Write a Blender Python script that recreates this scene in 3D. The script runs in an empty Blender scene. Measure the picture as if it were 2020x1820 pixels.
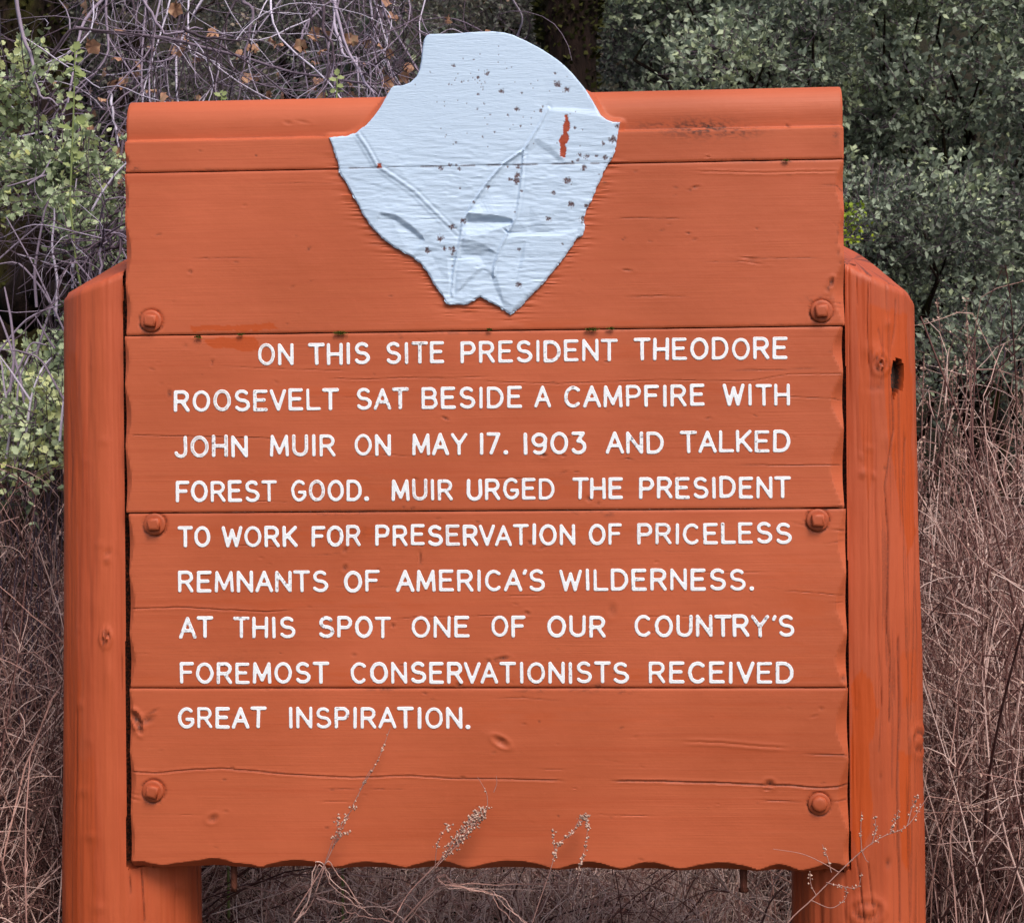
import bpy, math, random
import numpy as np
from mathutils import Matrix, Vector
from mathutils.geometry import delaunay_2d_cdt

SC = bpy.context.scene
COL = SC.collection
# ------------------------------------------------------------------ camera
F_PX, W_PX, H_PX = 3050.0, 2020.0, 1820.4
YAW, PITCH, ROLL = 0.05736, 0.00374, -0.00907
CAM = np.array([0.18344, -3.19472, 1.36197])


def _rz(a):
    c, s = math.cos(a), math.sin(a)
    return np.array([[c, -s, 0], [s, c, 0], [0, 0, 1]])


def _rx(a):
    c, s = math.cos(a), math.sin(a)
    return np.array([[1, 0, 0], [0, c, -s], [0, s, c]])


ROT = _rz(YAW) @ _rx(math.pi / 2 - PITCH) @ _rz(ROLL)
cam_data = bpy.data.cameras.new("camera")
cam = bpy.data.objects.new("camera", cam_data)
COL.objects.link(cam)
m4 = np.eye(4); m4[:3, :3] = ROT; m4[:3, 3] = CAM
cam.matrix_world = Matrix(m4.tolist())
cam_data.sensor_width = 36.0
cam_data.lens = F_PX / W_PX * 36.0
cam_data.clip_end = 400.0
cam_data.clip_start = 0.05
cam_data.dof.use_dof = True
cam_data.dof.focus_distance = 3.2
cam_data.dof.aperture_fstop = 16.0
SC.camera = cam

# ------------------------------------------------------------------ light
SUN_EL, SUN_AZ = math.radians(52), math.radians(150)     # azimuth from +Y towards +X
world = bpy.data.worlds.new("World"); SC.world = world
world.use_nodes = True
wn = world.node_tree
sky = wn.nodes.new("ShaderNodeTexSky")
sky.sky_type = 'NISHITA'
sky.sun_disc = False
sky.sun_elevation = SUN_EL
sky.sun_rotation = SUN_AZ
sky.dust_density = 3.5
sky.air_density = 1.0
wn.links.new(sky.outputs[0], wn.nodes["Background"].inputs[0])
wn.nodes["Background"].inputs[1].default_value = 0.11
sl = bpy.data.lights.new("sun", 'SUN')
sl.energy = 1.5
sl.angle = math.radians(20)
sl.color = (1.0, 0.95, 0.88)
sun = bpy.data.objects.new("sun", sl); COL.objects.link(sun)
sd = Vector((math.sin(SUN_AZ) * math.cos(SUN_EL), math.cos(SUN_AZ) * math.cos(SUN_EL), math.sin(SUN_EL)))
sun.rotation_euler = sd.to_track_quat('Z', 'Y').to_euler()
vs = SC.view_settings
vs.view_transform = 'Standard'; vs.look = 'None'; vs.gamma = 1.0; vs.use_curve_mapping = False
vs.exposure = 0.68

# ------------------------------------------------------------------ helpers


def cast(u, v, Y=0.0):
    """point of the vertical plane y=Y seen at picture position u,v (2020 x 1820 grid)"""
    u = np.asarray(u, float); v = np.asarray(v, float)
    d = np.stack([(u - 1010) / F_PX, -(v - 910.2) / F_PX, -np.ones_like(u)], -1) @ ROT.T
    t = (Y - CAM[1]) / d[..., 1]
    return CAM + t[..., None] * d


def proj(P):
    q = (np.asarray(P, float) - CAM) @ ROT
    return 1010 + F_PX * q[..., 0] / -q[..., 2], 910.2 - F_PX * q[..., 1] / -q[..., 2]


def vnoise(x, y, seed=0):
    x = np.asarray(x, float) + seed * 17.13; y = np.asarray(y, float) + seed * 9.71
    xi = np.floor(x).astype(np.int64); yi = np.floor(y).astype(np.int64)
    fx = x - xi; fy = y - yi
    fx = fx * fx * (3 - 2 * fx); fy = fy * fy * (3 - 2 * fy)

    def h(a, b):
        n = (a * 374761393 + b * 668265263 + seed * 1442695041) & 0x7fffffff
        n = ((n ^ (n >> 13)) * 1274126177) & 0x7fffffff
        return ((n ^ (n >> 16)) & 0xffff) / 65535.0
    return (h(xi, yi) * (1 - fx) * (1 - fy) + h(xi + 1, yi) * fx * (1 - fy) +
            h(xi, yi + 1) * (1 - fx) * fy + h(xi + 1, yi + 1) * fx * fy)


def fbm(x, y, seed=0, o=3):
    s = 0; a = 1; t = 0
    for i in range(o):
        s = s + a * vnoise(x * 2 ** i, y * 2 ** i, seed + i); t += a; a *= .5
    return s / t


def smooth(a, b, x):
    t = np.clip((x - a) / (b - a), 0, 1)
    return t * t * (3 - 2 * t)


def mesh_np(name, V, faces, mat=None, attrs=None, shade=True):
    """faces: list of integer arrays (n,k)"""
    me = bpy.data.meshes.new(name)
    V = np.ascontiguousarray(V, dtype=np.float32)
    faces = [np.asarray(f, dtype=np.int32) for f in faces if len(f)]
    me.vertices.add(len(V))
    me.vertices.foreach_set("co", V.ravel())
    loops = np.concatenate([f.ravel() for f in faces])
    starts = []; o = 0
    for f in faces:
        starts.append(o + np.arange(len(f), dtype=np.int32) * f.shape[1]); o += f.size
    starts = np.concatenate(starts).astype(np.int32)
    me.loops.add(len(loops)); me.loops.foreach_set("vertex_index", loops)
    me.polygons.add(len(starts)); me.polygons.foreach_set("loop_start", starts)
    if shade:
        me.polygons.foreach_set("use_smooth", np.ones(len(starts), dtype=bool))
    for k, a in (attrs or {}).items():
        at = me.attributes.new(k, 'FLOAT', 'POINT')
        at.data.foreach_set("value", np.ascontiguousarray(a, dtype=np.float32))
    me.update(calc_edges=True)
    if mat: me.materials.append(mat)
    return me


def link(name, me, parent=None, loc=None):
    o = bpy.data.objects.new(name, me); COL.objects.link(o)
    if parent: o.parent = parent
    if loc is not None: o.location = loc
    return o


def tag(o, label=None, cat=None, group=None, kind=None):
    for k, v in (("label", label), ("category", cat), ("group", group), ("kind", kind)):
        if v: o[k] = v
    return o


def empty(name, loc, label, cat, group=None):
    o = bpy.data.objects.new(name, None); COL.objects.link(o)
    o.location = loc; o.empty_display_size = .1
    return tag(o, label, cat, group)


def part(name, V, faces, mat, root, attrs=None, shade=True):
    base = np.array(root.location) if root else np.zeros(3)
    return link(name, mesh_np(name, np.asarray(V) - base, faces, mat, attrs, shade), root)


def merge(items):
    """items: list of (V, [faces]) -> V, [tris.., quads..]"""
    Vs, out, o = [], {}, 0
    for V, fs in items:
        for f in fs:
            f = np.asarray(f)
            out.setdefault(f.shape[1], []).append(f + o)
        Vs.append(V); o += len(V)
    return np.concatenate(Vs), [np.concatenate(v) for v in out.values()]


def tubes(P, R, sides=3, caps=False):
    """P (S,n,3) centre lines, R (S,n) radii"""
    S, n, _ = P.shape
    T = np.gradient(P, axis=1)
    T /= np.linalg.norm(T, axis=2, keepdims=True) + 1e-9
    ref = np.where(np.abs(T[..., 2:3]) > .9, np.array([1., 0, 0]), np.array([0, 0, 1.]))
    A = np.cross(T, ref); A /= np.linalg.norm(A, axis=2, keepdims=True) + 1e-9
    B = np.cross(T, A)
    V = []
    for k in range(sides):
        a = 2 * math.pi * k / sides
        V.append(P + R[..., None] * (math.cos(a) * A + math.sin(a) * B))
    V = np.stack(V, 2)                                    # S,n,sides,3
    idx = np.arange(S * n * sides).reshape(S, n, sides)
    q = np.stack([idx[:, :-1, :], np.roll(idx, -1, 2)[:, :-1, :], np.roll(idx, -1, 2)[:, 1:, :], idx[:, 1:, :]], -1)
    fs = [q.reshape(-1, 4)]
    if caps:
        fs.append(idx[:, -1, :].reshape(-1, sides)); fs.append(idx[:, 0, ::-1].reshape(-1, sides))
    return V.reshape(-1, 3), fs


def tube_attr(a, n, sides=3):
    return np.repeat(np.asarray(a), n * sides)


def paths(start, direc, length, n, curl, grav, rng):
    """curly growth: start (S,3), direc (S,3), length (S,), grav pull on z"""
    S = len(start)
    P = np.zeros((S, n, 3)); P[:, 0] = start
    d = direc / (np.linalg.norm(direc, axis=1, keepdims=True) + 1e-9)
    w = rng.normal(size=(S, 3)) * curl
    st = (length / (n - 1))[:, None]
    for i in range(1, n):
        w = .7 * w + rng.normal(size=(S, 3)) * curl * .6
        d = d + w; d[:, 2] += grav
        d /= np.linalg.norm(d, axis=1, keepdims=True) + 1e-9
        P[:, i] = P[:, i - 1] + d * st
    return P


LEAF_SIMPLE = (np.array([[0, 0, 0], [-.30, .42, .07], [0, .5, -.04], [.30, .42, .07], [0, 1, .0]]),
               np.array([[0, 2, 1], [0, 3, 2], [1, 2, 4], [2, 3, 4]]))
LEAF_TOOTH = (np.array([[0, 0, 0], [0, .5, -.05], [0, 1.02, .02], [-.20, .16, .03], [-.42, .36, .11], [-.30, .48, .05],
                        [-.38, .70, .09], [-.16, .82, .03], [.20, .16, .03], [.42, .36, .11], [.30, .48, .05], [.38, .70, .09], [.16, .82, .03]]),
              np.array([[0, 1, 3], [3, 1, 4], [4, 1, 5], [5, 1, 6], [6, 1, 7], [7, 1, 2], [0, 8, 1], [8, 9, 1], [9, 10, 1], [10, 11, 1], [11, 12, 1], [12, 2, 1]]))


def leaves(tpl, P, D, N, size):
    T, Fc = tpl
    D = D / (np.linalg.norm(D, axis=1, keepdims=True) + 1e-9)
    Sd = np.cross(D, N); Sd /= np.linalg.norm(Sd, axis=1, keepdims=True) + 1e-9
    N2 = np.cross(Sd, D)
    V = P[:, None, :] + size[:, None, None] * (T[None, :, 0:1] * Sd[:, None, :] + T[None, :, 1:2] * D[:, None, :] + T[None, :, 2:3] * N2[:, None, :])
    k = len(T); n = len(P)
    f = (Fc[None] + (np.arange(n) * k)[:, None, None]).reshape(-1, 3)
    return V.reshape(-1, 3), [f]


# ------------------------------------------------------------------ materials
class NT:
    def __init__(s, name):
        s.m = bpy.data.materials.new(name); s.m.use_nodes = True
        s.t = s.m.node_tree; s.b = s.t.nodes["Principled BSDF"]; s.out = s.t.nodes["Material Output"]

    def n(s, typ, **kw):
        nd = s.t.nodes.new(typ)
        for k, v in kw.items():
            if k.startswith("i_"):
                key = k[2:]; key = int(key) if key.isdigit() else key.replace("_", " ")
                nd.inputs[key].default_value = v
            else: setattr(nd, k, v)
        return nd

    def l(s, a, b): s.t.links.new(a, b)

    def coord(s, scale, which="Object"):
        c = s.n("ShaderNodeTexCoord"); mp = s.n("ShaderNodeMapping"); mp.inputs[3].default_value = scale
        s.l(c.outputs[which], mp.inputs[0]); return mp.outputs[0]

    def noise(s, scale, vec, detail=3, rough=.55, dist=0):
        nd = s.n("ShaderNodeTexNoise"); nd.inputs["Scale"].default_value = scale
        nd.inputs["Detail"].default_value = detail; nd.inputs["Roughness"].default_value = rough
        nd.inputs["Distortion"].default_value = dist
        s.l(vec, nd.inputs["Vector"]); return nd.outputs["Fac"]

    def ramp(s, fac, stops):
        r = s.n("ShaderNodeValToRGB"); e = r.color_ramp.elements
        e[0].position = stops[0][0]; e[0].color = (*stops[0][1], 1)
        e[1].position = stops[-1][0]; e[1].color = (*stops[-1][1], 1)
        for p, c in stops[1:-1]:
            x = e.new(p); x.color = (*c, 1)
        s.l(fac, r.inputs[0]); return r.outputs[0]

    def mix(s, fac, a, b, mode='MIX'):
        x = s.n("ShaderNodeMix", data_type='RGBA', blend_type=mode)
        for sock, val in ((x.inputs[0], fac), (x.inputs[6], a), (x.inputs[7], b)):
            if isinstance(val, (int, float)): sock.default_value = val
            elif isinstance(val, tuple): sock.default_value = (*val, 1)
            else: s.l(val, sock)
        return x.outputs[2]

    def math(s, op, a, b=None):
        x = s.n("ShaderNodeMath", operation=op)
        for i, v in enumerate((a, b)):
            if v is None: continue
            if isinstance(v, (int, float)): x.inputs[i].default_value = v
            else: s.l(v, x.inputs[i])
        return x.outputs[0]

    def attr(s, name): return s.n("ShaderNodeAttribute", attribute_name=name).outputs["Fac"]

    def bump(s, h, dist, strength=1.0, prev=None):
        b = s.n("ShaderNodeBump"); b.inputs["Distance"].default_value = dist; b.inputs["Strength"].default_value = strength
        s.l(h, b.inputs["Height"])
        if prev is not None: s.l(prev, b.inputs["Normal"])
        return b.outputs[0]


def paint_mat(name, grain, base=(.485, .098, .034), k=1.0):
    t = NT(name)
    v1 = t.coord(grain)
    g = t.noise(1.0, v1, 5, .6, .4)
    v2 = t.coord((2.2, 2.2, 2.2)); big = t.noise(1.0, v2, 3, .5)
    v3 = t.coord((60, 60, 60)); fine = t.noise(1.0, v3, 4, .6)
    hi = tuple(min(1, c * 1.12 + .012) for c in base); lo = tuple(c * .86 for c in base)
    c = t.ramp(big, [(.3, lo), (.72, hi)])
    c = t.mix(t.math('MULTIPLY', t.ramp(g, [(.35, (0, 0, 0)), (.7, (1, 1, 1))]), .16), c, tuple(x * .62 for x in base))
    c = t.mix(t.math('MULTIPLY', t.ramp(fine, [(.60, (0, 0, 0)), (.78, (1, 1, 1))]), .18), c, tuple(min(1, x * 1.25 + .02) for x in base))
    st = t.noise(1.0, t.coord(tuple(x * .22 for x in grain)), 4, .65, 1.0)
    c = t.mix(t.math('MULTIPLY', t.ramp(st, [(.42, (0, 0, 0)), (.75, (1, 1, 1))]), .20 * k), c, (min(1, base[0] * 1.15), base[1] * 1.42, base[2] * 1.5))
    c = t.mix(t.math('MULTIPLY', t.ramp(st, [(.25, (1, 1, 1)), (.45, (0, 0, 0))]), .30 * k), c, (base[0] * .80, base[1] * .62, base[2] * .45))
    # fresh overpainted patches: redder, more saturated
    c = t.mix(t.attr("fresh"), c, (.47, .066, .006))
    # grime, plus the shade painted into the post notches
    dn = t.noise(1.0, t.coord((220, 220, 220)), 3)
    dirt_shade = t.math('MULTIPLY', t.attr("dirt_shade"), t.ramp(dn, [(.30, (.35, .35, .35)), (.55, (1, 1, 1))]))
    c = t.mix(dirt_shade, c, (.030, .016, .012))
    t.l(c, t.b.inputs["Base Color"])
    r = t.math('ADD', t.math('MULTIPLY', g, .22), .44)
    t.l(r, t.b.inputs["Roughness"])
    t.b.inputs["Specular IOR Level"].default_value = .32
    gm = t.math('MULTIPLY', g, t.ramp(t.noise(1.0, t.coord((3, 3, 9)), 3), [(.35, (.12, .12, .12)), (.7, (1, 1, 1))]))
    n = t.bump(gm, .0016, .42)
    n = t.bump(fine, .0007, .35, n)
    n = t.bump(t.noise(1.0, t.coord((14, 14, 14)), 2), .004, .25, n)
    t.l(n, t.b.inputs["Normal"])
    return t.m


M = {}
M['board'] = paint_mat("board_paint", (5.0, 5.0, 260.0))
M['post'] = paint_mat("post_paint", (95.0, 95.0, 5.0), (.47, .083, .026), 1.7)
M['bolt'] = paint_mat("bolt_paint", (40.0, 40.0, 40.0), (.42, .080, .026))


def white_mat(name, base, worn, gs=.35):
    t = NT(name)
    v1 = t.coord((16, 16, 120)); g = t.noise(1.0, v1, 3, .6, 2.6)
    fine = t.noise(1.0, t.coord((120, 120, 120)), 3)
    c = t.mix(t.math('MULTIPLY', g, gs), base, tuple(x * .86 for x in base))
    c = t.mix(t.attr("fresh"), c, worn)
    dn = t.ramp(t.noise(1.0, t.coord((300, 300, 300)), 2), [(.3, (.5, .5, .5)), (.5, (1, 1, 1))])
    c = t.mix(t.math('MULTIPLY', t.attr("dirt_shade"), dn), c, (.10, .055, .06))
    t.l(c, t.b.inputs["Base Color"])
    t.b.inputs["Roughness"].default_value = .48
    t.b.inputs["Specular IOR Level"].default_value = .35
    n = t.bump(g, .0022, .38 if gs > .2 else .12); n = t.bump(fine, .0008, .3, n)
    t.l(n, t.b.inputs["Normal"])
    return t.m


M['emblem'] = white_mat("emblem_paint", (.545, .675, .84), (.36, .05, .015))
M['letter'] = white_mat("letter_paint", (.88, .90, .93), (.45, .28, .24), .08)


def leaf_mat(name, stops, rough=.5, trans=.22, spec=.28):
    t = NT(name)
    c = t.ramp(t.attr("tone"), stops)
    n = t.noise(1.0, t.coord((60, 60, 60)), 2)
    c = t.mix(t.math('MULTIPLY', n, .5), c, tuple(x * .5 for x in stops[len(stops) // 2][1]))
    t.l(c, t.b.inputs["Base Color"]); t.b.inputs["Roughness"].default_value = rough
    t.b.inputs["Specular IOR Level"].default_value = spec
    tr = t.n("ShaderNodeBsdfTranslucent"); t.l(c, tr.inputs[0])
    mx = t.n("ShaderNodeMixShader"); mx.inputs[0].default_value = trans
    t.l(t.b.outputs[0], mx.inputs[1]); t.l(tr.outputs[0], mx.inputs[2]); t.l(mx.outputs[0], t.out.inputs[0])
    return t.m


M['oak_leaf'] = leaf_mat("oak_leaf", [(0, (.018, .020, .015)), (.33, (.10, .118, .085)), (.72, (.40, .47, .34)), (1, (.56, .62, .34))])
M['far_leaf'] = leaf_mat("far_leaf", [(0, (.03, .027, .026)), (.5, (.17, .175, .14)), (.8, (.38, .39, .31)), (1, (.42, .27, .20))], .6)
M['shrub_leaf'] = leaf_mat("shrub_leaf", [(0, (.07, .09, .045)), (.40, (.33, .41, .22)), (.75, (.70, .79, .50)), (1, (.70, .70, .24))], .4, .25)
M['shoot_leaf'] = leaf_mat("shoot_leaf", [(0, (.20, .26, .07)), (1, (.42, .48, .20))], .4, .3)
M['lime_leaf'] = leaf_mat("lime_leaf", [(0, (.12, .22, .02)), (1, (.45, .55, .03))], .5, .3)
M['dead_leaf'] = leaf_mat("dead_leaf", [(0, (.30, .14, .09)), (.5, (.55, .29, .18)), (1, (.66, .44, .26))], .6, .2, .3)
M['litter'] = leaf_mat("litter", [(0, (.012, .008, .007)), (.6, (.06, .04, .034)), (1, (.26, .19, .16))], .9, .1, .03)
M['twig'] = leaf_mat("twig", [(0, (.020, .010, .012)), (.42, (.090, .055, .072)), (.78, (.38, .30, .39)), (1, (.80, .72, .86))], .7, 0.0, .12)
M['dry'] = leaf_mat("dry", [(0, (.028, .009, .012)), (.35, (.17, .075, .068)), (.62, (.56, .31, .26)), (1, (.94, .70, .62))], .8, 0.05, .08)
M['seed'] = leaf_mat("seed", [(0, (.34, .19, .145)), (1, (.80, .56, .45))], .8, .1, .08)


def bark_mat(name, a, b, moss):
    t = NT(name)
    n1 = t.noise(1.0, t.coord((22, 22, 5)), 6, .65, .6)
    n2 = t.noise(1.0, t.coord((5, 5, 3)), 4, .6)
    c = t.ramp(n1, [(.3, a), (.7, b)])
    c = t.mix(t.ramp(n2, [(.48, (0, 0, 0)), (.62, (.8, .8, .8))]), c, moss)
    t.l(c, t.b.inputs["Base Color"]); t.b.inputs["Roughness"].default_value = .9; t.b.inputs["Specular IOR Level"].default_value = .08
    t.l(t.bump(n1, .03, .9), t.b.inputs["Normal"])
    return t.m


M['bark'] = bark_mat("bark", (.006, .004, .003), (.028, .016, .013), (.030, .028, .006))
M['rust'] = bark_mat("rust", (.06, .02, .015), (.13, .045, .03), (.10, .035, .02))
M['joint_moss'] = leaf_mat("joint_moss", [(0, (.05, .065, .012)), (1, (.22, .26, .05))], .9, 0.1, .1)
M['moss'] = leaf_mat("moss", [(0, (.010, .011, .004)), (1, (.07, .07, .018))], .9, 0.1, .1)


def soil_mat():
    t = NT("forest_floor")
    n1 = t.noise(1.0, t.coord((9, 9, 9)), 8, .7); n2 = t.noise(1.0, t.coord((1.1, 1.1, 1.1)), 4)
    c = t.ramp(n1, [(.3, (.008, .005, .004)), (.55, (.025, .016, .014)), (.75, (.06, .045, .038))])
    c = t.mix(t.math('MULTIPLY', n2, .5), c, (.05, .06, .03))
    t.l(c, t.b.inputs["Base Color"]); t.b.inputs["Roughness"].default_value = 1.0; t.b.inputs["Specular IOR Level"].default_value = .02
    t.l(t.bump(n1, .05, 1.0), t.b.inputs["Normal"])
    return t.m


M['soil'] = soil_mat()

# ------------------------------------------------------------------ ground and slope


def terrain(x, y):
    h = .10 * (fbm(x * .5, y * .5, 5) - .5)
    h = h * smooth(.6, 2.0, np.abs(y) + .2)
    rise = np.clip(y - 4.5, 0, None)
    far = np.hypot(x, np.clip(y, None, 0))
    h = h + .28 * rise ** 1.12 + .30 * (fbm(x * .35, y * .35, 9) - .5) * smooth(4, 8, y)
    return h


gx = np.concatenate([np.linspace(-200, -12, 20), np.linspace(-11.5, 11.5, 116), np.linspace(12, 200, 20)])
gy = np.concatenate([np.linspace(-200, -6, 20), np.linspace(-5.5, 22, 130), np.linspace(23, 160, 24)])
GX, GY = np.meshgrid(gx, gy, indexing='ij')
GZ = terrain(GX, np.clip(GY, None, 60))
V = np.stack([GX, GY, GZ], -1).reshape(-1, 3)
idx = np.arange(len(V)).reshape(GX.shape)
Q = np.stack([idx[:-1, :-1], idx[1:, :-1], idx[1:, 1:], idx[:-1, 1:]], -1).reshape(-1, 4)
tag(part("ground", V, [Q], M['soil'], None), kind="structure")

# ------------------------------------------------------------------ sign board
SIGN = empty("information_sign", (0, 0, 0), "orange brown wooden sign with white lettering and white arrowhead between two log posts", "sign")
rng = np.random.default_rng(7)
ZJ = [2.1195, 1.9619, 1.6211, 1.2483, 0.8810, 0.5035]        # joints top to bottom
XL, XR = -0.8100, 0.6845
GAP = .0013


def segs_dist(U, Vv, pts):
    d = np.full(U.shape, 1e9)
    for (x0, y0), (x1, y1) in zip(pts[:-1], pts[1:]):
        dx, dy = x1 - x0, y1 - y0; L = dx * dx + dy * dy + 1e-9
        t = np.clip(((U - x0) * dx + (Vv - y0) * dy) / L, 0, 1)
        d = np.minimum(d, np.hypot(U - x0 - t * dx, Vv - y0 - t * dy))
    return d


# emblem outline in picture grid
_k = .3643
OUT = [(620, 192), (640, 184), (760, 182), (900, 172), (980, 170), (1040, 176), (1090, 190), (1160, 222), (1230, 258), (1300, 303), (1360, 348),
       (1410, 398), (1450, 445), (1485, 490), (1510, 530), (1540, 580), (1565, 625), (1595, 648), (1630, 660), (1668, 662), (1660, 700), (1650, 770),
       (1640, 820), (1615, 875), (1590, 910), (1565, 970), (1540, 1020), (1520, 1070), (1490, 1130), (1470, 1180), (1478, 1230), (1465, 1275),
       (1435, 1290), (1400, 1345), (1360, 1400), (1320, 1450), (1280, 1500), (1230, 1560), (1180, 1610), (1130, 1660), (1075, 1705), (1040, 1680),
       (990, 1650), (940, 1625), (910, 1608), (880, 1625), (840, 1650), (790, 1650), (745, 1655), (730, 1645), (700, 1590), (660, 1540), (635, 1490),
       (590, 1430), (540, 1390), (480, 1360), (430, 1330), (380, 1290), (330, 1240), (280, 1170), (250, 1110), (210, 1040), (180, 985), (150, 935),
       (140, 880), (120, 820), (105, 780), (92, 745), (130, 742), (190, 740), (240, 720), (290, 680), (330, 635), (370, 580), (400, 525), (425, 480),
       (440, 466), (490, 462), (530, 447), (565, 415), (580, 380), (590, 330), (595, 270), (605, 215)]
OUTP = np.array([(615.5 + x * _k, y * _k) for x, y in OUT])


def inside(U, Vv, poly):
    c = np.zeros(U.shape, bool)
    n = len(poly); j = n - 1
    for i in range(n):
        xi, yi = poly[i]; xj, yj = poly[j]
        if yi != yj:
            c ^= ((yi > Vv) != (yj > Vv)) & (U < (xj - xi) * (Vv - yi) / (yj - yi) + xi)
        j = i
    return c


# cracks: (points, half width px, depth mm, raised lip mm, dirt)
CRACKS = [
    ([(262, 1523), (310, 1525), (380, 1518), (440, 1516), (500, 1521), (560, 1527), (640, 1531), (700, 1534), (800, 1530), (900, 1536), (1000, 1537), (1120, 1540)], 1.6, 1.5, .5, .35),
    ([(1200, 1540), (1300, 1541), (1400, 1544), (1500, 1548), (1570, 1550), (1620, 1555), (1672, 1550)], 1.8, 2.0, .6, .5),
    ([(1340, 1463), (1420, 1465), (1500, 1472), (1560, 1475)], 2.2, .5, .8, .0),
    ([(1580, 1487), (1670, 1490)], 1.5, 1.2, .3, .4),
    ([(1490, 1578), (1590, 1582)], 1.4, 1.0, .3, .3),
    ([(1630, 1581), (1672, 1580)], 1.4, 1.2, .3, .4),
    ([(262, 858), (330, 860), (420, 862), (520, 864), (560, 868)], 1.2, 1.0, .2, .35),
    ([(430, 722), (560, 728), (700, 732)], 1.1, .7, .2, .15),
    ([(640, 746), (720, 749), (790, 745), (900, 748)], 1.2, .8, .3, .2),
    ([(940, 752), (1100, 757), (1300, 750), (1480, 752), (1560, 738), (1660, 737)], 1.2, .8, .3, .2),
    ([(1500, 781), (1640, 786), (1662, 789)], 1.1, .8, .2, .25),
    ([(1450, 917), (1560, 918), (1660, 917)], 1.3, 1.0, .2, .35),
    ([(260, 1201), (360, 1198), (430, 1203), (520, 1207), (580, 1204)], 1.5, 1.2, .4, .3),
    ([(1240, 1217), (1330, 1214), (1400, 1219)], 1.1, .7, .2, .2),
    ([(770, 1223), (830, 1216), (880, 1218), (1010, 1213)], 1.1, .8, .2, .2),
    ([(1630, 1188), (1668, 1190)], 1.1, .8, .2, .2),
    ([(1540, 1165), (1620, 1170), (1668, 1176)], 1.2, .8, .3, .25),
    ([(1610, 366), (1650, 365), (1662, 375)], 1.2, 1.0, .2, .5),
    ([(1360, 338), (1500, 341), (1650, 338)], 1.6, .4, .7, .0),
    ([(1620, 1578), (1600, 1578)], 1.2, .8, .2, .2),
    ([(1635, 429), (1655, 450), (1650, 480), (1658, 520)], 1.0, 1.0, .2, .4),
    ([(262, 1566), (283, 1570)], 2.0, 1.6, .5, .1), ([(262, 1576), (282, 1580)], 2.0, 1.6, .5, .1),
    ([(1640, 597), (1660, 598)], 2.0, 1.6, .3, .5), ([(1643, 604), (1661, 606)], 2.0, 1.2, .3, .4),
    ([(1560, 790), (1600, 792)], 1.0, .6, .2, .2), ([(1575, 1002), (1668, 1000)], 1.2, 1.5, .2, .5),
    ([(1598, 1038), (1560, 1030)], 2.2, 1.0, .5, .3), ([(1632, 1044), (1666, 1047)], 2.0, 1.2, .6, .3),
    ([(1620, 1075), (1668, 1066)], 1.2, .8, .3, .2), ([(262, 618), (280, 620)], 1.2, .8, .2, .1),
    ([(258, 1605), (420, 1608)], 1.0, .5, .1, .05), ([(262, 1290), (380, 1292)], 1.0, .5, .1, .05),
]
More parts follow.
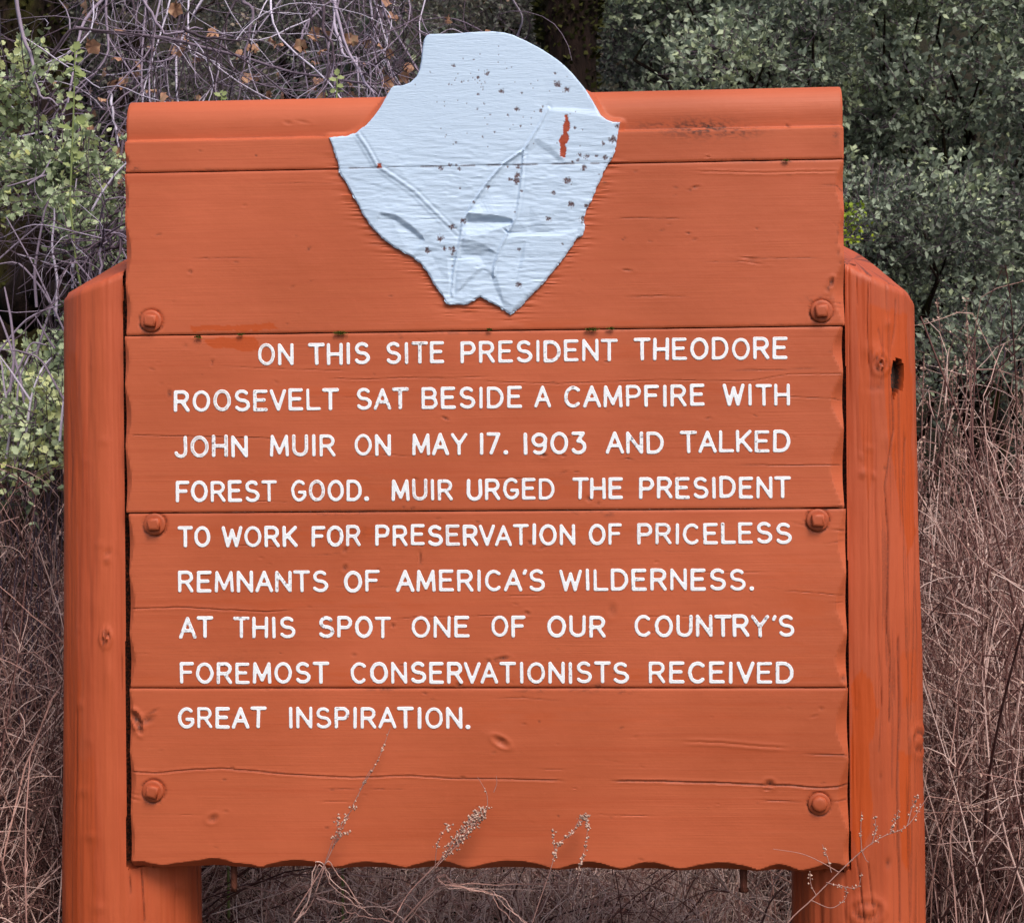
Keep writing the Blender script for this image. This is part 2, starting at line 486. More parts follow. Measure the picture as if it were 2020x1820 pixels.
# dents / knots: x, y, rx, ry, angle, depth mm, dirt
DENTS = [
    (988, 1463, 15, 7, .55, 4.0, .35), (420, 1614, 10, 7, -.5, 2.4, .5), (1518, 1546, 9, 7, 0, 3.0, .8), (1514, 1557, 8, 3, 0, 2, .4),
    (1208, 1203, 8, 13, 0, 1.0, .25), (268, 1418, 8, 14, -.5, 7.0, .95), (275, 1435, 6, 12, -.2, 5.0, .95), (290, 1420, 14, 8, -.4, 1.6, .55),
    (300, 1404, 14, 3, -.5, 1.2, .6), (1640, 557, 5, 9, .2, 4.0, .95), (1634, 568, 4, 8, .3, 2.0, .7), (334, 776, 4, 8, 0, 1.0, .8),
    (1556, 247, 6, 3, 1.0, 1.6, .9), (1372, 369, 8, 3, -.2, 1.4, .7), (1362, 374, 5, 3, -.6, 1.0, .5), (1358, 460, 4, 2.5, 0, 1.4, .8),
    (375, 536, 3, 5, 0, 1.8, .8), (465, 517, 6, 2, 0, .8, .5), (770, 584, 3, 2, 0, 1.5, .9), (1237, 533, 10, 2.5, .1, 1.2, .6),
    (1283, 476, 5, 2, .2, .8, .5), (878, 825, 8, 3, .5, 1.4, .7), (1072, 898, 7, 4, 0, 1.8, .8), (1112, 899, 5, 3, 0, 1.4, .5),
    (1240, 905, 10, 1.6, .15, 1.2, .7), (1111, 932, 9, 2, -.5, 1.0, .4), (1162, 984, 5, 6, .4, 1.6, .6), (1180, 993, 3, 5, .6, 1, .5),
    (418, 715, 3, 7, .2, 1.4, .5), (365, 683, 2.5, 6, .2, 1.0, .3), (545, 754, 6, 2.5, .9, 1.0, .2), (680, 1085, 4, 7, .4, 1.6, .5),
    (829, 1101, 3, 17, -.1, 1.6, .5), (680, 1120, 5, 7, .4, 1.6, .6), (775, 1234, 3, 5, 0, 1.8, .7), (1043, 1167, 0.1, .1, 0, 0, 0),
    (1038, 1210, 5, 5, 0, 1.0, .3), (1017, 1192, 7, 2, .3, .9, .2), (1041, 1210, 5, 4, .5, 1.2, .4), (698, 1292, 5, 4, 0, .9, .35),
    (993, 1298, 11, 4, -.1, 1.4, .85), (979, 1302, 6, 5, 0, 1.0, .5), (963, 1305, 5, 6, 0, 1.2, .5), (905, 1351, 6, 5, 0, 1.8, .8),
    (1045, 1070, 4, 5, 0, 1.4, .7), (1070, 1080, 9, 3, -.5, 1.2, .4), (458, 1514, 4, 3, 0, 1.0, .5), (1665, 1338, 6, 8, 0, 1.8, .6),
    (1620, 1397, 4, 4, 0, 1.2, .4), (1605, 1413, 9, 2.5, -.4, 1.2, .2), (1555, 1397, 6, 2, .5, .7, .1), (1205, 1613, 3, 3, 0, .8, .3),
    (720, 1568, 5, 2, 0, .8, .1), (445, 1600, 5, 3, 0, .8, .2), (1480, 510, 24, 2.2, .1, .9, .15), (1486, 519, 20, 2.2, .12, .9, .1),
    (1483, 514, 9, 5, 0, .7, .3), (1320, 443, 6, 2, 0, .6, .2), (395, 298, 4, 2.5, .3, .9, .4), (565, 240, 9, 4, .3, 1.0, .2),
    (595, 238, 14, 3, .2, .9, .15), (505, 307, 2.5, 2, 0, 1, .8), (1100, 1468, 4, 2, 0, .7, .2), (690, 1260, 5, 2, .5, .6, .1),
]
for _ in range(150):
    DENTS.append((rng.uniform(270, 1650), rng.uniform(290, 1700), rng.uniform(1.5, 7), rng.uniform(1.2, 2.8), rng.normal() * .4, rng.uniform(.4, 1.3), rng.uniform(0, .8) ** 1.5))
for _ in range(34):
    cu_, cv_, cl_ = rng.uniform(270, 1500), rng.uniform(350, 1690), rng.uniform(40, 190)
    CRACKS.append(([(cu_, cv_), (cu_ + cl_ * .5, cv_ + rng.normal() * 1.5), (cu_ + cl_, cv_ + rng.normal() * 3)], rng.uniform(.8, 1.2), rng.uniform(.4, .9), .15, rng.uniform(.1, .35)))
# grime smudges (no relief): x, y, rx, ry, strength
GRIME = [(1385, 252, 70, 18, .9), (1450, 258, 50, 14, .6), (1300, 246, 50, 8, .5), (1648, 262, 6, 22, .5), (620, 657, 14, 3, .4), (770, 658, 30, 4, .4), (905, 655, 60, 4, .5),
         (1040, 653, 40, 4, .35), (1480, 317, 60, 4, .5), (1550, 318, 16, 5, .7), (1600, 317, 8, 5, .7), (1530, 640, 60, 3, .3), (1200, 650, 60, 4, .4),
         (750, 1359, 40, 4, .5), (1180, 1354, 14, 6, .6), (1050, 1362, 30, 5, .4), (1230, 1364, 16, 5, .5), (1150, 1362, 40, 5, .4), (600, 1358, 60, 3, .3),
         (700, 1010, 50, 4, .45), (640, 1014, 40, 3, .35), (1150, 1009, 60, 3, .4), (1200, 1014, 10, 5, .5), (1630, 1005, 26, 4, .6), (1300, 1007, 60, 3, .3),
         (905, 330, 30, 4, .3), (415, 337, 40, 4, .4), (265, 333, 10, 6, .6), (1615, 590, 26, 6, .45), (1590, 1026, 6, 16, .4), (1600, 1560, 8, 14, .2),
         (1000, 350, 2, 2, .0), (560, 1045, 40, 10, .15), (700, 1050, 60, 12, .2), (900, 1050, 80, 10, .15), (1300, 1050, 60, 10, .15), (460, 1300, 60, 10, .12)]
# fresh paint smears: polygons in picture grid
FRESH = [
    ([(375, 648), (400, 640), (470, 642), (540, 637), (545, 648), (500, 653), (420, 652), (385, 658)], 1.0),
    ([(400, 668), (440, 666), (500, 664), (510, 676), (512, 694), (480, 692), (450, 686), (410, 684)], 1.0),
]


def blob(U, Vv, x, y, rx, ry, a=0.0):
    c, s = math.cos(a), math.sin(a)
    du, dv = U - x, Vv - y
    return np.sqrt(((c * du + s * dv) / rx) ** 2 + ((-s * du + c * dv) / ry) ** 2)


def warp(X, Z):
    return .0022 * (fbm(X * 2.2, Z * 3.0, 31) - .5) + .0006 * (fbm(X * 9, Z * 30, 33) - .5)


def board_features(U, Vv):
    """picture-grid coordinates of the board face -> depth (m), dirt, fresh"""
    d = np.zeros(U.shape); dirt_shade = np.zeros(U.shape); fresh = np.zeros(U.shape)
    wob = 2.0 * (fbm(U / 14, Vv / 40, 3) - .5)
    for pts, w, dep, lip, dt in CRACKS:
        xs = [p[0] for p in pts]; ys = [p[1] for p in pts]
        m = (U > min(xs) - 12) & (U < max(xs) + 12) & (Vv > min(ys) - 14) & (Vv < max(ys) + 14)
        if not m.any(): continue
        dd = segs_dist(U[m], Vv[m] + wob[m], pts)
        fade = np.clip((U[m] - min(xs)) / 30, 0, 1) * np.clip((max(xs) - U[m]) / 30, 0, 1)
        if min(xs) < 300: fade = np.clip((max(xs) - U[m]) / 30, 0, 1)
        if max(xs) > 1640: fade = np.clip((U[m] - min(xs)) / 30, 0, 1)
        d[m] += .001 * fade * (dep * np.exp(-(dd / w) ** 2) - lip * np.exp(-((dd - w * 2.2) / (w * 1.3)) ** 2))
        dirt_shade[m] = np.maximum(dirt_shade[m], np.minimum(1, fade * dt * 1.5) * np.exp(-(dd / w) ** 2))
    jit = .35 * (fbm(U / 4, Vv / 4, 8) - .5)
    for x, y, rx, ry, a, dep, dt in DENTS:
        m = (np.abs(U - x) < 3 * max(rx, ry)) & (np.abs(Vv - y) < 3 * max(rx, ry))
        if not m.any() or dep == 0: continue
        q = blob(U[m], Vv[m], x, y, rx, ry, a) + jit[m]
        d[m] += .001 * dep * (np.exp(-q ** 2 * 1.4) - .35 * np.exp(-((q - 1.5) / .45) ** 2))
        dirt_shade[m] = np.maximum(dirt_shade[m], dt * np.clip(1.25 - q, 0, 1))
    n = fbm(U / 7, Vv / 3, 12)
    for x, y, rx, ry, st in GRIME:
        m = (np.abs(U - x) < 2.6 * rx) & (np.abs(Vv - y) < 2.6 * ry)
        if not m.any(): continue
        q = blob(U[m], Vv[m], x, y, rx, ry)
        dirt_shade[m] = np.maximum(dirt_shade[m], st * np.exp(-q ** 2) * smooth(.40, .62, n[m]) * 1.2)
    w1 = (fbm(U / 9, Vv / 9, 15) - .5) * 16
    for poly, st in FRESH:
        xs = [p[0] for p in poly]; ys = [p[1] for p in poly]
        m = (U > min(xs) - 12) & (U < max(xs) + 12) & (Vv > min(ys) - 12) & (Vv < max(ys) + 12)
        if m.any():
            fresh[m] = np.maximum(fresh[m], inside(U[m] + w1[m], Vv[m] + w1[m] * .5, poly) * st * .8)
    n3 = fbm(U / 60, Vv / 9, 17)
    for x, y, rx, ry, st in ((860, 1050, 420, 14, .5), (1000, 1335, 620, 20, .45), (560, 1345, 240, 12, .5), (900, 955, 500, 26, .25), (600, 1195, 300, 20, .25), (1400, 1220, 200, 20, .25), (1330, 765, 260, 14, .35),
                              (700, 775, 340, 20, .25), (1200, 640, 380, 9, .35), (1590, 1180, 60, 130, .25), (900, 1410, 500, 26, .2), (1250, 690, 300, 20, .2)):
        q = blob(U, Vv, x, y, rx, ry)
        fresh = np.maximum(fresh, st * np.exp(-q ** 2) * smooth(.35, .7, n3))
    # carved halo round the arrowhead
    m = (Vv > 250) & (Vv < 700) & (U > 580) & (U < 1290)
    if m.any():
        dd = segs_dist(U[m], Vv[m], [tuple(p) for p in OUTP] + [tuple(OUTP[0])])
        fall = np.exp(-(dd / 26) ** 2) * smooth(285, 330, Vv[m])
        rip = fbm(U[m] / 40, Vv[m] / 3.2, 22, 2) - .5
        d[m] += fall * (.0012 + .0036 * rip)
    # pressed ring round bolts
    for bx, by in BOLTS:
        m = (np.abs(U - bx) < 44) & (np.abs(Vv - by) < 40)
        if m.any():
            q = np.hypot(U[m] - bx, Vv[m] - by)
            d[m] += .0028 * (1 - smooth(20, 27 + 4 * (n[m] - .5), q))
            dirt_shade[m] = np.maximum(dirt_shade[m], .75 * np.exp(-((q - 23.5) / 2.0) ** 2) * smooth(.3, .6, n[m]))
    return d, dirt_shade, fresh


BOLTS = [(298, 633), (1620, 614), (305, 1034), (1613, 1026), (302, 1560), (1616, 1585)]
# hewn scallops along the ends; cusps given in picture v (ends) or u (bottom): (position list), (max widths px)
SC_L = [300, 345, 430, 560, 662, 760, 880, 1012, 1130, 1250, 1357, 1480, 1600, 1720]
SW_L = [14, 12, 16, 14, 13, 18, 16, 14, 15, 15, 14, 15, 12]
SC_R = [190, 318, 415, 510, 640, 735, 845, 1003, 1130, 1250, 1357, 1500, 1640, 1720]
SW_R = [6, 16, 12, 22, 20, 24, 26, 16, 20, 22, 24, 22, 12]
SC_B = [225, 318, 512, 662, 800, 921, 1099, 1222, 1342, 1494, 1580, 1700]
SW_B = [20, 27, 24, 22, 25, 27, 26, 24, 26, 22, 24]


def scallop(s, cusp, wid, floor):
    w = np.full(s.shape, float(floor))
    for a, b, m in zip(cusp[:-1], cusp[1:], wid):
        t = (s - a) / (b - a)
        k = (t >= 0) & (t <= 1)
        w = np.where(k, floor + (m - floor) * (.45 * np.clip(1 - (2 * t - 1) ** 2, 0, 1) + .55 * (.5 - .5 * np.cos(2 * math.pi * t))), w)
    return w


PX = .00105
DX, DZ = .0042, .0024
for k in range(5):
    zt, zb = ZJ[k] - (GAP if k else 0), ZJ[k + 1] + (GAP if k < 4 else 0)
    nz = max(8, int((zt - zb) / DZ)); nx = int((XR - XL) / DX)
    xl = XL + [0.002, 0.001, -.003, .0015, 0.0][k]; xr = XR + [0.001, 0.0, -.004, -.001, .0][k]
    X, Z = np.meshgrid(np.linspace(xl, xr, nx), np.linspace(zt, zb, nz), indexing='ij')
    # edges are sawn and worn, never quite straight
    e = np.minimum(zt - Z, Z - zb)
    if 0 < k:
        Z = Z + (Z > (zt + zb) / 2) * np.exp(-(zt - Z) / .004) * .0010 * (fbm(X * 30, X * 0, 40 + k) - .5)
    if k < 4:
        Z = Z + (Z < (zt + zb) / 2) * np.exp(-(Z - zb) / .004) * .0010 * (fbm(X * 30, X * 0, 60 + k) - .5)
    side = np.minimum(X - xl, xr - X)
    X = X + np.exp(-side / .006) * .0016 * (fbm(Z * 22, Z * 0, 80 + k) - .5) * np.where(X < 0, 1, -1)
    P0 = np.stack([X, np.zeros_like(X), Z], -1)
    U, Vv = proj(P0)
    d, dirt_shade, fresh = board_features(U, Vv)
    d = d + warp(X, Z) + .0012
    e = np.minimum(zt - Z, Z - zb)
    if k > 0: d = d + .0016 * np.clip(1 - (zt - Z) / .0045, 0, 1) ** 2
    if k < 4: d = d + .0016 * np.clip(1 - (Z - zb) / .0045, 0, 1) ** 2
    if k > 0: dirt_shade = np.maximum(dirt_shade, .35 * np.clip(1 - (zt - Z) / .003, 0, 1) * fbm(X * 20, Z, 4))
    # planks sit slightly proud / behind each other
    d = d + [0, 0, .0008, .0022, .0004][k]
    # scalloped chamfers
    eL = (X - xl) / PX; eR = (xr - X) / PX
    wl = scallop(Vv, SC_L, SW_L, 1.5) * .72 + 1.5 * (fbm(Vv / 12, Vv * 0, 95) - .5); wr = scallop(Vv, SC_R, SW_R, 3)
    if k == 0:
        wl = np.where(Vv < 283, 2.5, wl)
    chL = np.clip(wl - eL, 0, None) * PX * .8
    chR = np.clip(wr - eR, 0, None) * PX * .9
    d = d + chL + chR
    if k == 4:
        eB = (Z - zb) / PX
        wb = .72 * scallop(U, SC_B, SW_B, 6) + 6 * (fbm(U / 25, U * 0, 96) - .5)
        d = d + np.clip(wb - eB, 0, None) * PX * 1.25
        # irregular lower rim
    if k == 0:
        # rounded moulding behind a small ledge
        zl = 2.1105 - (285 - 203) * PX * .985
        t = (Z - zl) / PX
        md = np.where(t < 0, 0, np.where(t < 7, .013 * smooth(0, 7, t), .013))
        tt = np.clip((t - 9) / 82.5, 0, .999)
        bulge = -.005 * np.sin(np.clip(tt * 3.1, 0, 3.14)) + .034 * (1 - np.sqrt(1 - tt ** 3.4)) + .008 * tt
        md = md + np.where(t > 9, bulge, 0)
        dd = segs_dist(U, Vv, [tuple(p) for p in OUTP] + [tuple(OUTP[0])])
        md = md * (.35 + .65 * smooth(1, 13, dd))
        d = d + md
        dirt_shade = np.maximum(dirt_shade, .25 * np.exp(-((t - 8) / 2.0) ** 2) * smooth(.45, .6, fbm(X * 12, Z * 40, 77)))
    V = np.stack([X, d, Z], -1)
    n1 = nx * nz
    idx = np.arange(n1).reshape(nx, nz)
    faces = [np.stack([idx[:-1, :-1], idx[:-1, 1:], idx[1:, 1:], idx[1:, :-1]], -1).reshape(-1, 4)]
    loop = np.concatenate([idx[:, 0], idx[-1, 1:], idx[-2::-1, -1], idx[0, -2:0:-1]])
    Vf = V.reshape(-1, 3)
    back = Vf[loop].copy(); back[:, 1] = .070
    bi = n1 + np.arange(len(loop))
    faces.append(np.stack([loop, np.roll(loop, -1), np.roll(bi, -1), bi], -1))
    top = bi[:nx]; bot = bi[nx + nz - 2: 2 * nx + nz - 2][::-1]
    faces.append(np.stack([top[:-1], top[1:], bot[1:], bot[:-1]], -1))
    Vall = np.concatenate([Vf, back])
    z0 = np.zeros(len(back))
    pl = part("plank", Vall, faces, M['board'], SIGN, {"dirt_shade": np.concatenate([np.clip(dirt_shade, 0, 1).ravel(), z0]), "fresh": np.concatenate([fresh.ravel(), z0])})
    pl.data.set_sharp_from_angle(angle=math.radians(24))
    pl['label'] = ["top plank with rounded moulding along its upper edge", "wide plank behind the lower arrowhead", "plank with the first four lines of lettering",
                   "plank with the middle lines of lettering", "lowest plank with scalloped bottom edge"][k]
    if k == 0: PLANK_TOP = pl
    if k == 1: PLANK1 = pl
    if k == 2: PLANK2 = pl
    if k == 3: PLANK3 = pl
    if k == 4: PLANK4 = pl

# ------------------------------------------------------------------ arrowhead emblem
CTRL = [(700, 300, 11), (1000, 260, 11), (1250, 420, 11), (700, 600, 12), (1000, 600, 12.5), (450, 700, 10), (700, 900, 12), (950, 850, 13), (1200, 560, 12), (560, 930, 12), (780, 1050, 12),
        (255, 735, 10), (355, 900, 13), (460, 970, 13), (560, 1040, 13), (650, 1130, 12), (720, 1200, 11), (770, 1270, 8),
        (240, 830, 5), (300, 1000, 6), (400, 1090, 8), (380, 1150, 9), (520, 1180, 9), (600, 1270, 9), (440, 1185, 3), (560, 1260, 3), (640, 1290, 4), (480, 1290, 7), (600, 1340, 8),
        (640, 1370, 4), (700, 1480, 3), (740, 1400, 8), (760, 1340, 9), (750, 1500, 2), (765, 1600, 1.5), (800, 1500, 8),
        (1230, 700, 12), (1150, 815, 13), (1040, 890, 13), (960, 980, 13), (880, 1090, 12), (820, 1200, 10), (805, 1300, 7), (790, 1390, 4),
        (1080, 900, 6), (1000, 1000, 6), (900, 1110, 6), (1110, 1000, 8),
        (860, 1152, 14), (970, 1160, 14), (1080, 1185, 13), (850, 1207, 4), (960, 1207, 4), (1075, 1208, 5),
        (830, 1285, 12), (920, 1280, 13), (1070, 1225, 12), (825, 1296, 13), (915, 1305, 13), (820, 1382, 3), (900, 1378, 3), (965, 1345, 5), (830, 1400, 4),
        (1145, 850, 13), (1130, 1000, 12), (1110, 1180, 12), (1062, 1260, 12), (1020, 1350, 11), (990, 1440, 10), (978, 1520, 2), (1000, 1500, 9), (1035, 1640, 1.5), (1010, 1580, 2), (1060, 1560, 9),
        (870, 1560, 5), (940, 1490, 9), (850, 1530, 2.5), (930, 1460, 3), (900, 1600, 7), (860, 1440, 9),
        (1300, 920, 9), (1350, 1100, 10), (1250, 1210, 11), (1430, 1225, 8), (1180, 1120, 10),
        (1100, 1258, 4), (1250, 1258, 5), (1400, 1240, 4), (1100, 1288, 11), (1250, 1290, 11), (1400, 1272, 9),
        (1300, 1400, 8), (1150, 1400, 9), (1060, 1380, 6), (1130, 1395, 3), (1100, 1550, 9), (1150, 1600, 8), (1110, 1650, 2), (1090, 1680, 2), (1230, 1500, 7),
        (1285, 583, 9), (1420, 588, 8), (1540, 600, 8), (1300, 615, 15), (1420, 622, 15), (1560, 645, 13), (1300, 780, 11), (1365, 880, 4), (1440, 860, 9), (1215, 752, 13), (1290, 792, 13), (1340, 850, 12),
        (1230, 790, 5), (1180, 850, 6), (1500, 800, 9), (1600, 700, 10)]
RIDGES = [[(250, 728, 11), (300, 800, 13), (355, 900, 14), (460, 970, 14), (560, 1040, 14), (650, 1130, 13), (720, 1200, 11), (790, 1270, 8)],
          [(225, 745, 6), (275, 830, 6), (330, 915, 7), (440, 1000, 8), (540, 1070, 9), (630, 1160, 9), (700, 1230, 8)],
          [(1280, 590, 11), (1230, 690, 13), (1150, 815, 14), (1040, 890, 14), (960, 980, 14), (880, 1090, 13), (820, 1200, 12), (805, 1300, 9), (785, 1390, 6), (765, 1500, 3), (760, 1600, 2)],
          [(1175, 835, 9), (1060, 915, 8), (985, 1000, 8), (905, 1105, 8), (850, 1150, 14)],
          [(1150, 820, 14), (1140, 950, 13), (1125, 1080, 13), (1108, 1180, 13), (1065, 1258, 13), (1020, 1350, 12), (990, 1440, 11), (985, 1495, 10)],
          [(850, 1157, 22), (960, 1165, 22), (1080, 1186, 19)], [(845, 1204, 1), (960, 1204, 1), (1080, 1208, 4)],
          [(825, 1286, 18), (900, 1283, 18), (980, 1255, 17), (1070, 1222, 15)], [(820, 1297, 19), (880, 1305, 19), (940, 1330, 16), (965, 1350, 12)], [(820, 1380, 0), (900, 1380, 0), (960, 1362, 4)],
          [(370, 1150, 11), (450, 1163, 14), (530, 1213, 15), (600, 1278, 13), (615, 1310, 9)], [(375, 1165, 6), (450, 1194, 2), (520, 1244, 1), (590, 1297, 2)],
          [(975, 1500, 2), (990, 1560, 2), (1020, 1620, 1.5), (1040, 1660, 1)], [(1000, 1500, 9), (1020, 1560, 9), (1035, 1620, 7)],
          [(785, 1590, 2), (850, 1530, 2), (920, 1470, 3), (955, 1430, 4)], [(795, 1570, 7), (850, 1505, 8), (900, 1460, 9)],
          [(1060, 1262, 4), (1200, 1262, 4), (1350, 1256, 4), (1440, 1238, 4)], [(1060, 1284, 11), (1200, 1288, 11), (1340, 1280, 11), (1420, 1262, 9)],
          [(1280, 583, 9), (1400, 586, 8), (1540, 596, 8)], [(1285, 608, 14), (1400, 614, 15), (1560, 640, 13)],
          [(1160, 800, 14), (1215, 752, 15), (1290, 792, 14), (1340, 845, 13), (1375, 880, 11)], [(1185, 825, 9), (1220, 790, 8), (1280, 830, 8), (1340, 880, 6)],
          [(1090, 1690, 1.5), (1150, 1640, 2), (1230, 1570, 3)], [(1085, 1670, 7), (1140, 1620, 9), (1215, 1550, 9)],
          [(760, 1400, 2), (755, 1480, 1.5), (762, 1560, 1.5)], [(735, 1400, 8), (738, 1480, 7), (745, 1560, 5)]]
_near = []
for rd in RIDGES:
    for (a0, b0, h0), (a1, b1, h1) in zip(rd[:-1], rd[1:]):
        m_ = max(2, int(math.hypot(a1 - a0, b1 - b0) / 14))
        for i_ in range(m_):
            f_ = i_ / m_; _near.append((a0 + (a1 - a0) * f_, b0 + (b1 - b0) * f_, h0 + (h1 - h0) * f_))
    _near.append(rd[-1])
_nn = np.array(_near)
CTRL = [c for c in CTRL if np.min(np.hypot(_nn[:, 0] - c[0], _nn[:, 1] - c[1])) > 34] + _near
cp = np.array([(615.5 + x * _k, y * _k, h) for x, y, h in CTRL])
oc = np.array([(u, v, 10.0 if v < 250 else 6.0) for u, v in OUTP[::2]])
cp = np.concatenate([cp, oc])
# a ring outside so every point of the outline has a triangle
cen = np.array([960, 330])
ring = np.array([(cen[0] + (u - cen[0]) * 1.15, cen[1] + (v - cen[1]) * 1.15, h - 1) for u, v, h in oc])
cp = np.concatenate([cp, ring])
_vv, _, ctri, ov, _, _ = delaunay_2d_cdt([Vector((p[0], p[1])) for p in cp], [], [], 0, 1e-6)
cp = np.array([(_vv[i][0], _vv[i][1], cp[ov[i][0]][2]) for i in range(len(_vv))])


def relief(U, Vv):
    h = np.full(U.shape, 8.0)
    for t in ctri:
        a, b, c = cp[t[0]], cp[t[1]], cp[t[2]]
        den = (b[1] - c[1]) * (a[0] - c[0]) + (c[0] - b[0]) * (a[1] - c[1])
        if abs(den) < 1e-9: continue
        w0 = ((b[1] - c[1]) * (U - c[0]) + (c[0] - b[0]) * (Vv - c[1])) / den
        w1 = ((c[1] - a[1]) * (U - c[0]) + (a[0] - c[0]) * (Vv - c[1])) / den
        w2 = 1 - w0 - w1
        m = (w0 >= -1e-6) & (w1 >= -1e-6) & (w2 >= -1e-6)
        h[m] = (w0 * a[2] + w1 * b[2] + w2 * c[2])[m]
    return h


dens = []
for a, b in zip(OUTP, np.roll(OUTP, -1, 0)):
    n = max(1, int(np.hypot(*(b - a)) / 3.0))
    for i in range(n): dens.append(a + (b - a) * i / n)
dens = np.array(dens)
rough = np.where(dens[:, 1] > 262, 2.4, .5)
dens[:, 0] += rough * (fbm(dens[:, 0] / 5, dens[:, 1] / 5, 51) - .5) * 2
dens[:, 1] += rough * (fbm(dens[:, 0] / 5, dens[:, 1] / 5, 53) - .5) * 1.2
# paint chips on the arrowhead: crop coords x, y, r
CHIPS = [(768, 362, 8), (820, 322, 4), (875, 330, 4), (950, 407, 9), (900, 425, 6), (936, 452, 4), (812, 450, 4), (1028, 500, 10), (1136, 510, 5), (902, 516, 5), (932, 565, 5), (787, 547, 4),
         (896, 597, 4), (1107, 596, 11), (1058, 630, 6), (1240, 607, 8), (1130, 688, 5), (928, 748, 7), (783, 777, 5), (1330, 462, 14), (1380, 490, 12), (1422, 697, 7), (1577, 780, 9), (1632, 757, 18),
         (1650, 690, 8), (1490, 850, 12), (1450, 845, 10), (1585, 855, 10), (1440, 870, 6), (1622, 870, 10), (1472, 912, 12), (750, 898, 8), (782, 900, 6), (800, 920, 8), (700, 915, 10), (1110, 955, 15), (1107, 985, 17),
         (1070, 975, 10), (955, 1018, 9), (1120, 910, 9), (1380, 985, 17), (1308, 1050, 9), (802, 1023, 5), (1405, 1112, 14), (1485, 1120, 10), (1282, 1188, 11), (820, 1200, 12), (760, 1232, 14), (700, 1296, 15),
         (716, 1347, 10), (625, 1358, 13), (762, 1352, 14), (1472, 1192, 18), (1122, 1353, 6), (1117, 1545, 14), (980, 1520, 0.1), (1410, 880, 5), (1060, 905, 6), (1133, 1040, 6), (878, 1100, 6), (1100, 1150, 5), (1358, 1322, 5),
         (1320, 402, 7), (720, 555, 3), (990, 720, 3), (1250, 582, 5), (760, 1380, 5), (760, 1440, 5), (1540, 850, 7), (1555, 950, 5)]
chr_ = np.random.default_rng(3)
for _ in range(70):
    CHIPS.append((chr_.uniform(560, 1500), chr_.uniform(240, 900), chr_.uniform(1.5, 3.2)))
for _ in range(40):
    CHIPS.append((chr_.uniform(740, 960), chr_.uniform(380, 480), chr_.uniform(1.2, 2.6)))
BARE = [[(1368, 628), (1385, 628), (1388, 655), (1396, 675), (1397, 700), (1382, 725), (1392, 745), (1390, 765), (1372, 790), (1378, 815), (1372, 860), (1342, 850), (1345, 800), (1338, 770), (1342, 750), (1360, 730), (1358, 690), (1370, 660)],
        [(357, 885), (378, 892), (382, 915), (356, 915)]]


def clip_poly(poly, keep_above, zc):
    out = []
    n = len(poly)
    for i in range(n):
        a, b = poly[i], poly[(i + 1) % n]
        ia = (a[1] >= zc) == keep_above; ib = (b[1] >= zc) == keep_above
        if ia: out.append(a)
        if ia != ib:
            t = (zc - a[1]) / (b[1] - a[1]); out.append(a + (b - a) * t)
    return np.array(out)


